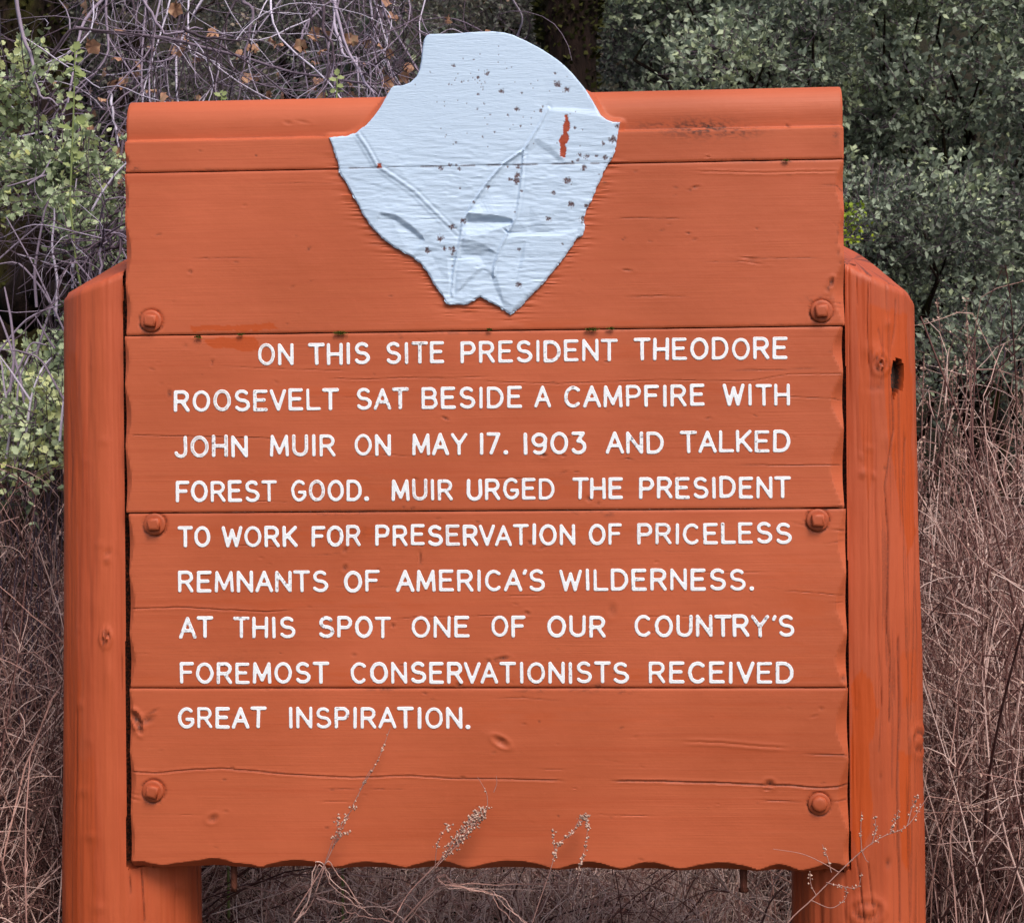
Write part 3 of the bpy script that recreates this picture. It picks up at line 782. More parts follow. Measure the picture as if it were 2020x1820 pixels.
EMB = empty("arrowhead_emblem", (0, 0, 0), None, None); EMB.parent = SIGN
EMB['label'] = "white arrowhead with knapped facets carved in relief"
outw = cast(dens[:, 0], dens[:, 1], 0)[:, [0, 2]]
for part_i, above in enumerate((True, False)):
    zc = ZJ[1] + (.0004 if above else -.0004)
    poly = clip_poly(outw, above, zc)
    fine_ = []
    for a_, b_ in zip(poly, np.roll(poly, -1, 0)):
        m_ = max(1, int(np.hypot(*(b_ - a_)) / .0028))
        for i_ in range(m_): fine_.append(a_ + (b_ - a_) * i_ / m_)
    poly = np.array(fine_)
    lo = poly.min(0); hi = poly.max(0); st = .0022
    gxx, gzz = np.meshgrid(np.arange(lo[0], hi[0], st), np.arange(lo[1], hi[1], st), indexing='ij')
    gxx = gxx + ((np.arange(gxx.shape[1]) % 2) * st / 2)[None]
    pin = inside(gxx, gzz, poly)
    gp = np.stack([gxx[pin], gzz[pin]], -1)
    de = segs_dist(gp[:, 0], gp[:, 1], [tuple(p) for p in poly] + [tuple(poly[0])])
    gp = gp[de > st * .6]
    nb = len(poly)
    allp = np.concatenate([poly, gp])
    vv, _, ff, vo, _, _ = delaunay_2d_cdt([Vector(p) for p in allp], [(i, (i + 1) % nb) for i in range(nb)], [], 1, 1e-7)
    pp = np.array([(v.x, v.y) for v in vv])
    tri = np.array([f[:3] for f in ff if len(f) == 3])
    P3 = np.stack([pp[:, 0], np.zeros(len(pp)), pp[:, 1]], -1)
    U, Vv = proj(P3)
    h = relief(U, Vv) * .00052 + .0014
    for rd in (RIDGES[0], RIDGES[2], RIDGES[4]):
        rp = [(615.5 + a * _k, b * _k) for a, b, _ in rd]
        dd = segs_dist(U, Vv, rp)
        h = h + (.0003 if rd is RIDGES[0] else .0020) * np.exp(-(dd / 1.9) ** 2) * (.4 + 1.2 * fbm(U / 3, Vv / 3, 99)) - .0008 * np.exp(-((dd - 5) / 2.2) ** 2)
    de = segs_dist(U, Vv, [tuple(p) for p in OUTP] + [tuple(OUTP[0])])
    h = h - .0032 * np.clip(1 - de / 3.5, 0, 1) ** 2 * np.where(Vv < 250, 3.0, 1.0)
    # gouge ripples
    low = smooth(200, 360, Vv)
    h = h + .0011 * low * (fbm(U / 26 + 3 * fbm(U / 60, Vv / 60, 4), Vv / 4.2, 70, 2) - .5) * 2 + .0004 * (fbm(U / 50, Vv / 3.0, 72, 2) - .5)
    h = h - .0010 * np.exp(-np.abs(pp[:, 1] - ZJ[1]) / .0010)
    cu, cv = (U - 615.5) / _k, Vv / _k
    jit = 2.4 * (fbm(cu / 7, cv / 7, 91, 3) - .5)
    dirt_shade = np.zeros(len(pp)); fresh = np.zeros(len(pp))
    for x, y, r in CHIPS:
        m = (np.abs(cu - x) < 2 * r) & (np.abs(cv - y) < 2 * r)
        if m.any():
            q = np.hypot(cu[m] - x, (cv[m] - y) * 1.1) / r + jit[m]
            s = np.clip((1.25 - q) * 4, 0, 1)
            dirt_shade[m] = np.maximum(dirt_shade[m], s * (1.0 if r > 4 else .9)); h[m] -= .0005 * s
    for b in BARE:
        m = inside(cu, cv, b)
        fresh[m] = 1; h[m] -= .001
    jl = np.exp(-((pp[:, 1] - ZJ[1]) / .0018) ** 2) * smooth(.42, .6, fbm(U / 25, Vv * 0, 93))
    dirt_shade = np.maximum(dirt_shade, .8 * jl)
    yb = .066 if above else .012
    V = np.stack([pp[:, 0], -h, pp[:, 1]], -1)
    # boundary loop, in the order of poly
    mp = {}
    for i, orig in enumerate(vo):
        for q in orig:
            mp.setdefault(q, i)
    loop = np.array([mp[i] for i in range(nb)])
    n1 = len(V)
    back = V[loop].copy(); back[:, 1] = yb
    if above:   # the part over the moulding is rounded off behind too
        mid = V[loop].copy(); mid[:, 1] = .02
    bi = n1 + np.arange(nb)
    faces = [tri, np.stack([loop, np.roll(loop, -1), np.roll(bi, -1), bi], -1)]
    # back cap
    _, _, bf, bo, _, _ = delaunay_2d_cdt([Vector(p) for p in poly], [(i, (i + 1) % nb) for i in range(nb)], [], 1, 1e-7)
    bt = np.array([[bo[j][0] for j in f] for f in bf if len(f) == 3 and all(len(bo[j]) for j in f)])
    faces.append(bi[bt])
    Vall = np.concatenate([V, back])
    z0 = np.zeros(nb)
    # orient front faces towards -y
    o = part("emblem_piece", Vall, faces, M['emblem'], EMB, {"dirt_shade": np.concatenate([dirt_shade, z0]), "fresh": np.concatenate([fresh, z0])})
    o.data.set_sharp_from_angle(angle=math.radians(32))

# ------------------------------------------------------------------ routed lettering


def arc(cx, cy, rx, ry, a0, a1, n=14):
    return [(cx + rx * math.cos(math.radians(a0 + (a1 - a0) * i / n)), cy + ry * math.sin(math.radians(a0 + (a1 - a0) * i / n))) for i in range(n + 1)]


G = {}
G['A'] = (.72, [[(0, 0), (.36, 1), (.72, 0)], [(.13, .34), (.59, .34)]])
G['B'] = (.62, [[(0, 0), (0, 1)], [(0, 1), (.36, 1)] + arc(.36, .76, .22, .24, 90, -90) + [(0, .52)], [(0, .52), (.38, .52)] + arc(.38, .26, .24, .26, 90, -90) + [(0, 0)]])
G['C'] = (.66, [arc(.36, .5, .36, .5, 48, 312, 22)])
G['D'] = (.66, [[(0, 0), (0, 1), (.26, 1)] + arc(.26, .5, .40, .5, 90, -90, 16) + [(0, 0)]])
G['E'] = (.56, [[(.55, 1), (0, 1), (0, 0), (.56, 0)], [(0, .53), (.46, .53)]])
G['F'] = (.56, [[(.56, 1), (0, 1), (0, 0)], [(0, .53), (.46, .53)]])
G['G'] = (.66, [arc(.36, .5, .36, .5, 50, 330, 22) + [(.66, .42), (.38, .42)]])
G['H'] = (.62, [[(0, 0), (0, 1)], [(.62, 0), (.62, 1)], [(0, .5), (.62, .5)]])
G['I'] = (.0, [[(0, 0), (0, 1)]])
G['J'] = (.46, [[(.46, 1), (.46, .26)] + arc(.23, .24, .23, .24, 0, -165, 10)])
G['K'] = (.60, [[(0, 0), (0, 1)], [(.58, 1), (0, .36)], [(.18, .56), (.60, 0)]])
G['L'] = (.56, [[(0, 1), (0, 0), (.56, 0)]])
G['M'] = (.78, [[(0, 0), (.04, 1), (.39, .12), (.74, 1), (.78, 0)]])
G['N'] = (.64, [[(0, 0), (0, 1), (.64, 0), (.64, 1)]])
G['O'] = (.72, [arc(.36, .5, .36, .5, 90, 450, 28)])
G['P'] = (.58, [[(0, 0), (0, 1), (.34, 1)] + arc(.34, .73, .24, .27, 90, -90) + [(0, .46)]])
G['R'] = (.62, [[(0, 0), (0, 1), (.34, 1)] + arc(.34, .74, .25, .26, 90, -90) + [(0, .48)], [(.32, .48), (.62, 0)]])
G['S'] = (.62, [arc(.31, .755, .27, .245, 35, 262, 14) + arc(.31, .255, .31, .255, 82, -150, 14)])
G['T'] = (.66, [[(0, 1), (.66, 1)], [(.33, 1), (.33, 0)]])
G['U'] = (.62, [[(0, 1), (0, .33)] + arc(.31, .32, .31, .32, 180, 360) + [(.62, 1)]])
G['V'] = (.66, [[(0, 1), (.33, 0), (.66, 1)]])
G['W'] = (.92, [[(0, 1), (.24, 0), (.46, .86), (.68, 0), (.92, 1)]])
G['Y'] = (.70, [[(0, 1), (.35, .48), (.70, 1)], [(.35, .48), (.35, 0)]])
G['.'] = (.06, [[(.02, .03), (.05, .03)]])
G["'"] = (.06, [[(.06, 1.0), (.0, .86)]])
G['1'] = (.0, [[(0, 0), (0, 1)]])
G['7'] = (.56, [[(0, 1), (.56, 1), (.16, 0)]])
G['9'] = (.60, [arc(.30, .70, .30, .30, -10, 350, 20), [(.60, .70), (.58, .40)] + arc(.28, .30, .30, .30, 0, -130, 10)])
G['0'] = (.70, [arc(.35, .5, .35, .5, 90, 450, 28)])
G['3'] = (.56, [[(.02, 1), (.50, 1), (.24, .60)] + arc(.26, .29, .30, .31, 80, -150, 14)])


def ax(x): return 315.6 + x * .3203
def bx_(x): return 946.9 + x * .3203


LINES = [  # z baseline, z cap top (outer ink), words: (text, u start, u end), v reference
    (714, [("ON", ax(603), ax(822)), ("THIS", ax(912), ax(1292)), ("SITE", ax(1390), ax(1750)), ("PRESIDENT", ax(1850), bx_(848)), ("THEODORE", bx_(948), bx_(1895))],
     1.5545, 1.6005),
    (806, [("ROOSEVELT", ax(83), ax(1100)), ("SAT", ax(1208), ax(1530)), ("BESIDE", ax(1610), bx_(258)), ("A", bx_(332), bx_(438)), ("CAMPFIRE", bx_(518), bx_(1385)), ("WITH", bx_(1495), bx_(1910))],
     1.4595, 1.5050),
    (897, [("JOHN", ax(88), ax(540)), ("MUIR", ax(676), ax(1080)), ("ON", ax(1198), ax(1422)), ("MAY", ax(1552), ax(1893)), ("17.", ax(1970), bx_(172)), ("1903", bx_(270), bx_(655)), ("AND", bx_(773), bx_(1133)), ("TALKED", bx_(1232), bx_(1912))],
     1.3638, 1.4098),
    (987, [("FOREST", ax(95), ax(720)), ("GOOD.", ax(806), ax(1285)), ("MUIR", ax(1425), ax(1803)), ("URGED", ax(1890), bx_(460)), ("THE", bx_(567), bx_(880)), ("PRESIDENT", bx_(980), bx_(1915))],
     1.2700, 1.3150),
    (1076, [("TO", ax(108), ax(308)), ("WORK", ax(378), ax(845)), ("FOR", ax(932), ax(1236)), ("PRESERVATION", ax(1325), bx_(588)), ("OF", bx_(670), bx_(875)), ("PRICELESS", bx_(968), bx_(1922))],
     1.1757, 1.2200),
    (1167, [("REMNANTS", ax(108), ax(1035)), ("OF", ax(1132), ax(1352)), ("AMERICA'S", ax(1452), bx_(400)), ("WILDERNESS.", bx_(487), bx_(1688))],
     1.0809, 1.1264),
    (1258, [("AT", ax(115), ax(325)), ("THIS", ax(448), ax(833)), ("SPOT", ax(975), ax(1422)), ("ONE", ax(1548), ax(1905)), ("OF", bx_(68), bx_(280)), ("OUR", bx_(415), bx_(775)), ("COUNTRY'S", bx_(952), bx_(1938))],
     .9852, 1.0308),
    (1349, [("FOREMOST", ax(120), ax(1040)), ("CONSERVATIONISTS", ax(1172), bx_(918)), ("RECEIVED", bx_(1040), bx_(1932))],
     .8898, .9350),
    (1438, [("GREAT", ax(110), ax(655)), ("INSPIRATION.", ax(795), ax(1910))],
     .7963, .8415),
]
RS = .0035       # half stroke width
WORN = {(0, 0, 0): .75, (0, 2, 1): .6, (0, 2, 2): .55, (1, 0, 2): .9, (2, 0, 1): .95, (2, 0, 2): .7, (2, 1, 1): .7, (3, 1, 1): 1.0, (3, 2, 1): .8, (2, 0, 0): .5, (4, 3, 4): .55, (4, 2, 2): .4, (4, 5, 0): .4, (4, 5, 1): .35, (6, 0, 0): .0}
lr = np.random.default_rng(21)
count = 0
for li, (vref, words, zb, zt) in enumerate(LINES):
    for wi, (text, u0, u1) in enumerate(words):
        x0 = cast(u0, vref)[0] + RS; x1 = cast(u1, vref)[0] - RS
        hgt = (zt - zb) - 2 * RS
        gaps = []
        for a, b in zip(text[:-1], text[1:]):
            g = .36
            if a in "AVTWYLKF7" or b in "AVTWYJ": g = .30
            if (a + b) in ("AT", "TA", "VA", "AV", "LT", "RV", "TR"): g = .24
            if (a + b) in ("AV", "VA"): g = .18
            if a in "I1" or b in "I1": g = .40
            if b == "'" : g = .20 if a != 'Y' else .34
            if a == "'": g = .26
            if b == ".": g = .36
            gaps.append(g * .9)
        wid = [G[c][0] for c in text]
        tot = sum(wid) + sum(gaps)
        sx = (x1 - x0) / tot if tot > 0 else hgt
        x = x0
        for ci, c in enumerate(text):
            w, strokes = G[c]
            jz = lr.normal() * .0005; sh = 1 + lr.normal() * .008; sk = lr.normal() * .006
            S = [[(x + (px + sk * py) * sx + lr.normal() * .00025, zb + RS + jz + py * hgt * sh) for px, py in st] for st in strokes]
            x += w * sx + (gaps[ci] * sx if ci < len(gaps) else 0)
            allx = [p[0] for st in S for p in st]; allz = [p[1] for st in S for p in st]
            st_ = .00145
            ggx, ggz = np.meshgrid(np.arange(min(allx) - .007, max(allx) + .007, st_), np.arange(min(allz) - .007, max(allz) + .007, st_), indexing='ij')
            best = np.full(ggx.shape, 1e9); nxp = np.zeros(ggx.shape); nzp = np.zeros(ggx.shape)
            for st in S:
                for (ax0, az0), (ax1, az1) in zip(st[:-1], st[1:]):
                    dx, dz = ax1 - ax0, az1 - az0; L = dx * dx + dz * dz + 1e-12
                    t = np.clip(((ggx - ax0) * dx + (ggz - az0) * dz) / L, 0, 1)
                    qx, qz = ax0 + t * dx, az0 + t * dz
                    dd = np.hypot(ggx - qx, ggz - qz)
                    m = dd < best
                    best = np.where(m, dd, best); nxp = np.where(m, qx, nxp); nzp = np.where(m, qz, nzp)
            rr = RS * (1 + .14 * (fbm(ggx * 120 + 5, ggz * 120, 201, 2) - .5) + .05 * lr.normal())
            rr = np.clip(rr, RS * .88, RS * 1.12) * (1.3 if c == '.' else 1.0)
            ins = best <= rr
            cell = ins[:-1, :-1] | ins[1:, :-1] | ins[:-1, 1:] | ins[1:, 1:]
            f = np.where(best > rr, rr / np.maximum(best, 1e-9), 1.0)
            VX = nxp + (ggx - nxp) * f; VZ = nzp + (ggz - nzp) * f
            q = np.clip(np.minimum(best, rr) / rr, 0, 1)
            y = warp(VX, VZ) + [0, 0, .0008, .0022, .0004][2 if zb > 1.25 else (3 if zb > .885 else 4)] + .0012
            y = y - .0016 + .0008 * (1 - q ** 2) + .0012 * (q > .98)
            idx = np.arange(ggx.size).reshape(ggx.shape)
            i, j = np.nonzero(cell)
            qd = np.stack([idx[i, j], idx[i, j + 1], idx[i + 1, j + 1], idx[i + 1, j]], -1)
            used, inv = np.unique(qd, return_inverse=True)
            V = np.stack([VX, y, VZ], -1).reshape(-1, 3)[used]
            wn_ = WORN.get((li, wi, ci), .16 if lr.random() < .4 else .05)
            qq = q.ravel()[used]
            nz_ = fbm(V[:, 0] * 260, V[:, 2] * 260, 205, 2)
            fr = wn_ * (1 - smooth(.35, .75, qq)) * smooth(.25, .6, nz_) * .55
            dr = .9 * (lr.random() < .12) * np.clip((nz_ - .66) * 6, 0, 1) + .25 * wn_ * (1 - smooth(0, .4, qq)) * smooth(.45, .7, nz_)
            # vertical shade side of the groove is real relief only
            o = part("letter", V, [inv.reshape(-1, 4)], M['letter'], [PLANK2, PLANK3, PLANK4][0 if li < 4 else (1 if li < 8 else 2)], {"fresh": fr, "dirt_shade": np.clip(dr, 0, 1)}, shade=True)
            count += 1
print("letters", count)

# ------------------------------------------------------------------ bolts and rods


def lathe(prof, n=32, rot=0.0):
    """prof list of (r, y): axis along y, open towards +y"""
    V = []
    for r, y in prof:
        for k in range(n):
            a = 2 * math.pi * k / n + rot
            V.append((r * math.cos(a), y, r * math.sin(a)))
    idx = np.arange(len(V)).reshape(len(prof), n)
    q = np.stack([idx[:-1], np.roll(idx, -1, 1)[:-1], np.roll(idx, -1, 1)[1:], idx[1:]], -1).reshape(-1, 4)
    V = np.array(V)
    return V, [q, idx[-1:, :]] if n <= 64 else [q]


for i, (bu, bv) in enumerate(BOLTS):
    c = cast(bu, bv, 0)
    head_r, rot = .0170, math.radians([38, 45 + 4, 45 + 5, 45, 45 - 12, 45 + 3][i])
    V, fs = lathe([(head_r * .98, .004), (head_r, -.0090), (head_r * .93, -.0110), (head_r * .5, -.0114)], 4, rot)
    if i == 5: V, fs = lathe([(head_r * .98, .004), (head_r * .98, -.0060), (head_r * .80, -.0090), (head_r * .45, -.0100)], 8, rot)
    V = V + c + np.array([0, -.001, 0])
    b = part("bolt", V, fs, M['bolt'], SIGN, {"dirt_shade": np.full(len(V), .02), "fresh": np.zeros(len(V))}, shade=False)
    V, fs = lathe([(.0224, .0045), (.0228, -.0008), (.0220, -.0022), (.0170, -.0022), (.0100, -.0022)], 40)
    w = c + np.array([lr.normal() * .0006, 0, lr.normal() * .0006])
    tilt = lr.normal() * .03
    V[:, 1] += V[:, 0] * tilt
    V = V + w
    dr = np.clip(fbm(V[:, 0] * 90, V[:, 2] * 90, 31) - .45, 0, 1) * .6
    part("washer", V, fs, M['bolt'], b, {"dirt_shade": dr, "fresh": np.zeros(len(V))}, shade=False)
for ru, r0, vv in ((462, .0068, 1757), (1467, .0078, 1757)):
    p = cast(ru, vv, .035)
    P = np.stack([np.full(9, p[0]), np.full(9, .035), np.linspace(.53, p[2], 9)], -1)[None]
    V, fs = tubes(P, np.full((1, 9), r0), 12, True)
    fs = [f for f in fs]
    rod = part("threaded_rod", V, fs, M['rust'], SIGN, shade=True)
    if ru > 1000:
        V, fs = lathe([(.0105, 0), (.0105, -.007), (.0060, -.008)], 6)
        V = V[:, [0, 2, 1]]; V = V + np.array([p[0], .035, p[2] + .006])
        part("nut", V, fs, M['rust'], rod, shade=False)

# moss growing out of the joint
for mu, mv, s in ((672, 656, 15), (475, 659, 8), (392, 664, 8), (965, 650, 6), (1170, 649, 12), (1205, 647, 8), (1160, 650, 6), (1550, 317, 7)):
    n = int(s * 16)
    r2 = np.random.default_rng(int(mu))
    u = mu + np.clip(r2.normal(size=n) * s * .40, -s, s); v = mv + r2.normal(size=n) * s * .12 + (1 if s > 7 else 0)
    P = cast(u, v, 0); P[:, 1] = -.0005 - r2.random(n) * .0025
    D = np.stack([r2.normal(size=n) * .6, -np.abs(r2.normal(size=n)) - .3, r2.normal(size=n) * .5], -1)
    V, fs = leaves(LEAF_SIMPLE, P, D, r2.normal(size=(n, 3)), r2.uniform(.002, .0045, n))
    o = part("moss_tuft", V, fs, M['joint_moss'], PLANK2 if mv > 400 else PLANK1, {"tone": np.repeat(r2.random(n), 5)}, shade=False)
    o['kind'] = 'stuff'

# ------------------------------------------------------------------ posts


def post(side, xc, rbase, rtop, u_top):
    """log post: axis at (xc, yc); side -1 left, +1 right"""
    yc = .158
    nf = 240
    th = np.concatenate([np.linspace(-math.pi, 0, nf, endpoint=False), np.linspace(0, math.pi, 40, endpoint=False)])  # front half = sin<0
    n = len(th); nz = 240
    z0 = -.05
    zpk = cast(u_top[0], u_top[1], .158)[2]        # height of the cut at the inner edge, back
    TH, T = np.meshgrid(th, np.linspace(0, 1, nz), indexing='ij')
    cx, sy = np.cos(TH), np.sin(TH)
    # cut: falls outwards and towards the viewer; outer rim knocked off
    def ztop(x, y):
        out = (x - xc) * side
        a = CUT[side]
        zz = a[0] - a[1] * out + a[2] * (y - yc)
        zz2 = a[3] - a[4] * out + a[2] * .4 * (y - yc)
        kk = .012
        return -kk * np.log(np.exp(-zz / kk) + np.exp(-zz2 / kk) + 1e-300)
    R0 = rbase + (rtop - rbase) * T
    xt, yt = xc + R0 * cx, yc + R0 * sy
    Z = z0 + (ztop(xt, yt) - z0) * T
    R0 = R0 * (1 - .045 * smooth(.9935, 1.0, T) ** 2)
    ph = TH * .14
    R = R0 + .0065 * (fbm(ph * 18, Z * 1.3, 300 + side) - .5) + .0035 * (fbm(ph * 50, Z * 6, 310 + side) - .5)
    R = R + .0040 * np.cos(TH * 3 + 1.0 + side) * .6 + .0012 * (fbm(ph * 160, Z * 3, 320) - .5)
    # flat drawknife facets
    fac = np.round((TH + .15 * (fbm(Z * 1.5, ph * 0, 330 + side) - .5)) / .42) * .42
    R = R * (1 - .35 * (1 - np.cos(np.clip((TH - fac), -.25, .25) * 1.0)))
    dirt_shade = np.zeros(R.shape); fresh = np.zeros(R.shape)
    X = xc + R * cx; Y = yc + R * sy
    P = np.stack([X, Y, Z], -1)
    U, Vv = proj(P)
    front = sy < .15
    w1 = (fbm(U / 9, Vv / 60, 340) - .5) * 14
    if side > 0:
        knots = [(1736, 717, 15, 17, 9, .1), (1736, 717, 5, 6, -10, .9), (1722, 690, 22, 16, 3, 0), (1702, 934, 8, 6, 4, .2), (1668 + 55, 938, 6, 4, 3, .1), (1812, 1462, 12, 24, 6, .1),
                 (1752, 640, 7, 8, 2.5, .2), (1728, 765, 20, 5, -2, .3), (1775, 735, 1, 1, 0, 0), (1712, 885, 14, 5, 2, .15), (1700, 900, 12, 4, 2, .1), (1750, 870, 14, 16, 1.5, .05),
                 (1752, 1702, 6, 9, -3, .6), (1710, 1795, 30, 20, 5, .1), (1737, 1532, 4, 6, -2, .3), (1668 + 20, 1398, 5, 4, -1, .2), (1745, 925, 4, 4, -2, .6), (1779, 1410, 3, 3, -1, .5)]
        cracks = [([(1712, 560), (1710, 640), (1714, 720)], 1.5, 2.0, .4), ([(1733, 650), (1741, 690), (1738, 760)], 1.2, 1.5, .4), ([(1768, 590), (1765, 640), (1760, 680)], 1.5, 2.0, .4),
                  ([(1760, 775), (1762, 850), (1746, 960), (1752, 1060), (1750, 1240), (1756, 1300), (1755, 1420)], 1.6, 2.6, .65), ([(1786, 860), (1781, 940), (1783, 1080), (1786, 1200), (1790, 1300)], 1.3, 2.0, .5),
                  ([(1772, 1260), (1775, 1400), (1770, 1560), (1774, 1720), (1776, 1820)], 1.8, 3.0, .6), ([(1806, 1120), (1803, 1250), (1797, 1420)], 1.4, 2.2, .5), ([(1790, 1380), (1795, 1500), (1792, 1640), (1796, 1820)], 1.5, 2.4, .5),
                  ([(1735, 1290), (1738, 1390), (1733, 1480)], 1.2, 1.6, .35), ([(1690, 1690), (1698, 1750), (1704, 1820)], 1.6, 3.0, .6), ([(1712, 1700), (1718, 1760), (1724, 1820)], 1.4, 2.4, .5),
                  ([(1748, 556), (1750, 620)], 1.2, 1.6, .3), ([(1690, 545), (1692, 600)], 1.2, 1.6, .3), ([(1660, 1690), (1668, 1700)], 1, 1, .3), ([(1765, 440 + 860), (1762, 1380)], 1.2, 1.6, .3)]
        frs = [([(1690, 560), (1712, 556), (1716, 700), (1722, 900), (1712, 1000), (1700, 860), (1694, 700)], .45), ([(1716, 600), (1790, 620), (1796, 760), (1800, 900), (1806, 1050), (1790, 1100), (1768, 960), (1752, 870), (1745, 800), (1742, 720), (1712, 680)], .75),
               ([(1680, 1350), (1700, 1320), (1722, 1345), (1732, 1400), (1728, 1440), (1716, 1470), (1720, 1560), (1714, 1640), (1700, 1690), (1682, 1650)], .8),
               ([(1775, 1480), (1800, 1490), (1798, 1600), (1796, 1720), (1776, 1700)], .7), ([(1776, 1290), (1806, 1280), (1808, 1380), (1780, 1400)], .4)]
    else:
        knots = [(209, 1258, 10, 14, 8, .1), (210, 1250, 6, 4, -6, .9), (207, 1262, 5, 3, -6, .7), (211, 1103, 7, 5, 4, .2), (217, 1091, 14, 3, -2, .3), (202, 1075, 20, 4, 1.5, 0), (150, 945, 0.1, .1, 0, 0),
                 (205, 870, 10, 6, 1.5, .05), (170, 910, 9, 5, 1.5, .1), (180, 720, 5, 3, 1.5, .1), (160, 1390, 8, 8, 2, .05), (180, 1650, 16, 7, 2, .1), (165, 1560, 14, 8, 1.8, .1), (197, 1790, 14, 10, 2, .05),
                 (350, 1752, 22, 9, 2.5, .1), (385, 1748, 4, 5, 3, .1), (176, 1460, 10, 12, 1.5, .05), (155, 1240, 5, 4, 1, .05), (215, 1330, 10, 30, 2, 0), (185, 1190, 14, 30, 1.5, 0), (150, 700, 6, 40, 1.5, 0)]
        cracks = [([(151, 1400), (152, 1520), (148, 1600)], 1.4, 1.4, .3), ([(280, 1712), (282, 1760), (286, 1820)], 1.4, 2.6, .7), ([(257, 1730), (259, 1760)], 1.5, 2.5, .7), ([(244, 560), (243, 620)], 1.2, 2, .4), ([(240, 1290), (241, 1360)], 1.2, 2, .4),
                  ([(142, 900), (140, 980)], 2, 1.2, .15), ([(390, 1712), (392, 1820)], 1.2, 1.5, .5)]
        frs = [([(128, 700), (150, 690), (160, 900), (150, 1200), (160, 1500), (158, 1820), (126, 1820)], .35), ([(160, 1500), (185, 1490), (190, 1820), (160, 1820)], .25)]
    dR = np.zeros(R.shape)
    jit = .3 * (fbm(U / 5, Vv / 5, 350) - .5)
    for x, y, rx, ry, h, dt in knots:
        if h == 0: continue
        m = front & (np.abs(U - x) < 3 * rx) & (np.abs(Vv - y) < 3 * ry)
        if not m.any(): continue
        q = blob(U[m], Vv[m], x, y, rx, ry) + jit[m]
        dR[m] += .001 * h * np.exp(-q ** 2 * 1.3)
        dirt_shade[m] = np.maximum(dirt_shade[m], dt * np.clip(1.2 - q, 0, 1))
        if abs(h) >= 5:
            dR[m] += .0022 * np.exp(-((q - 1.25) / .22) ** 2) - .003 * np.exp(-((q - .75) / .2) ** 2)
            dirt_shade[m] = np.maximum(dirt_shade[m], .7 * np.exp(-((q - .8) / .16) ** 2) * smooth(.35, .6, fbm(U[m] / 3, Vv[m] / 3, 351)))
    for pts, w, dep, dt in cracks:
        ys = [p[1] for p in pts]; xs = [p[0] for p in pts]
        m = front & (Vv > min(ys) - 6) & (Vv < max(ys) + 6) & (np.abs(U - np.mean(xs)) < 60)
        if not m.any(): continue
        dd = segs_dist(U[m] + w1[m] * .25, Vv[m], pts)
        dR[m] -= .001 * dep * np.exp(-(dd / w) ** 2)
        dirt_shade[m] = np.maximum(dirt_shade[m], dt * np.exp(-(dd / w) ** 2))
    for poly, s in frs:
        m = front & inside(U + w1, Vv, poly)
        fresh[m] = np.maximum(fresh[m], s)
    if side > 0:   # rot hole
        hp = [(1762, 715), (1775, 708), (1782, 722), (1783, 745), (1780, 765), (1768, 772), (1763, 785), (1759, 765), (1758, 740)]
        m = front & inside(U, Vv, hp)
        dR[m] -= .022; dirt_shade[m] = 1.6
        grm = fbm(ph * 130, Z * 4, 360)
        dirt_shade = np.maximum(dirt_shade, .35 * smooth(.62, .74, grm) * (U > 1740))
        dR -= .0012 * smooth(.60, .74, grm)
    R = R + dR
    X = xc + R * cx; Y = yc + R * sy
    # the board is let into a notch: its half of the log is cut back behind the planks
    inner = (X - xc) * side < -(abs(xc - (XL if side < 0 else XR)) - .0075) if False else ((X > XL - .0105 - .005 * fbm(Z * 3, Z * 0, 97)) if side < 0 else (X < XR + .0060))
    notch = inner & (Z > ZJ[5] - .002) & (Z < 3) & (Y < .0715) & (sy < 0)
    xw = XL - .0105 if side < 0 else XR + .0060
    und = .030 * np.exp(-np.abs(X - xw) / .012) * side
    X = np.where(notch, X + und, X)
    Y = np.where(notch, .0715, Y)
    dirt_shade = np.where(notch, 1.0, dirt_shade)  # notch faces painted dark: gap shade put into colour over grimy bare wood
    V = np.stack([X, Y, Z], -1)
    idx = np.arange(n * nz).reshape(n, nz)
    q = np.stack([idx[:, :-1], np.roll(idx, -1, 0)[:, :-1], np.roll(idx, -1, 0)[:, 1:], idx[:, 1:]], -1).reshape(-1, 4)
    Vs = [V.reshape(-1, 3)]; fs = [q]
    rimx, rimy = X[:, -1], Y[:, -1]
    prev = idx[:, -1]; off = n * nz
    dts = [dirt_shade.ravel()]; frz = [fresh.ravel()]
    for k, s in enumerate((.97, .9, .8, .68, .55, .4, .25, .12, .02)):
        x = xc + (rimx - xc) * s; y = yc + (rimy - yc) * s
        z = ztop(x, y) + .0016 * (fbm(x * 80, y * 80, 370) - .5) - (.0 if k else .0)
        Vs.append(np.stack([x, y, z], -1)); cur = off + np.arange(n); off += n
        fs[0] = np.concatenate([fs[0], np.stack([prev, np.roll(prev, -1), np.roll(cur, -1), cur], -1)])
        prev = cur
        crk = smooth(.58, .66, fbm(np.arctan2(y - yc, x - xc) * 16, x * 0, 375)) * (side > 0)
        dts.append(.75 * crk); frz.append(np.full(n, .25 if side < 0 else 0.0))
    o = part("post", np.concatenate(Vs), fs, M['post'], SIGN, {"dirt_shade": np.clip(np.concatenate(dts), 0, 3), "fresh": np.concatenate(frz)})
    o.data.set_sharp_from_angle(angle=math.radians(60))
    return o


def zat(u, v, Y): return float(cast(u, v, Y)[2])


# plane: a0 - a1*out + a2*(y-yc);   second plane for the knocked-off outer rim
CUT = {-1: (1.7895, .387, .337, 1.902, 1.45), 1: (1.7766, .493, .351, 1.862, 1.45)}
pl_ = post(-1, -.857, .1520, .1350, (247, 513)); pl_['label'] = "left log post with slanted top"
pr_ = post(1, .727, .1450, .1260, (1668, 487)); pr_['label'] = "right log post with cracks, knots and a rot hole"

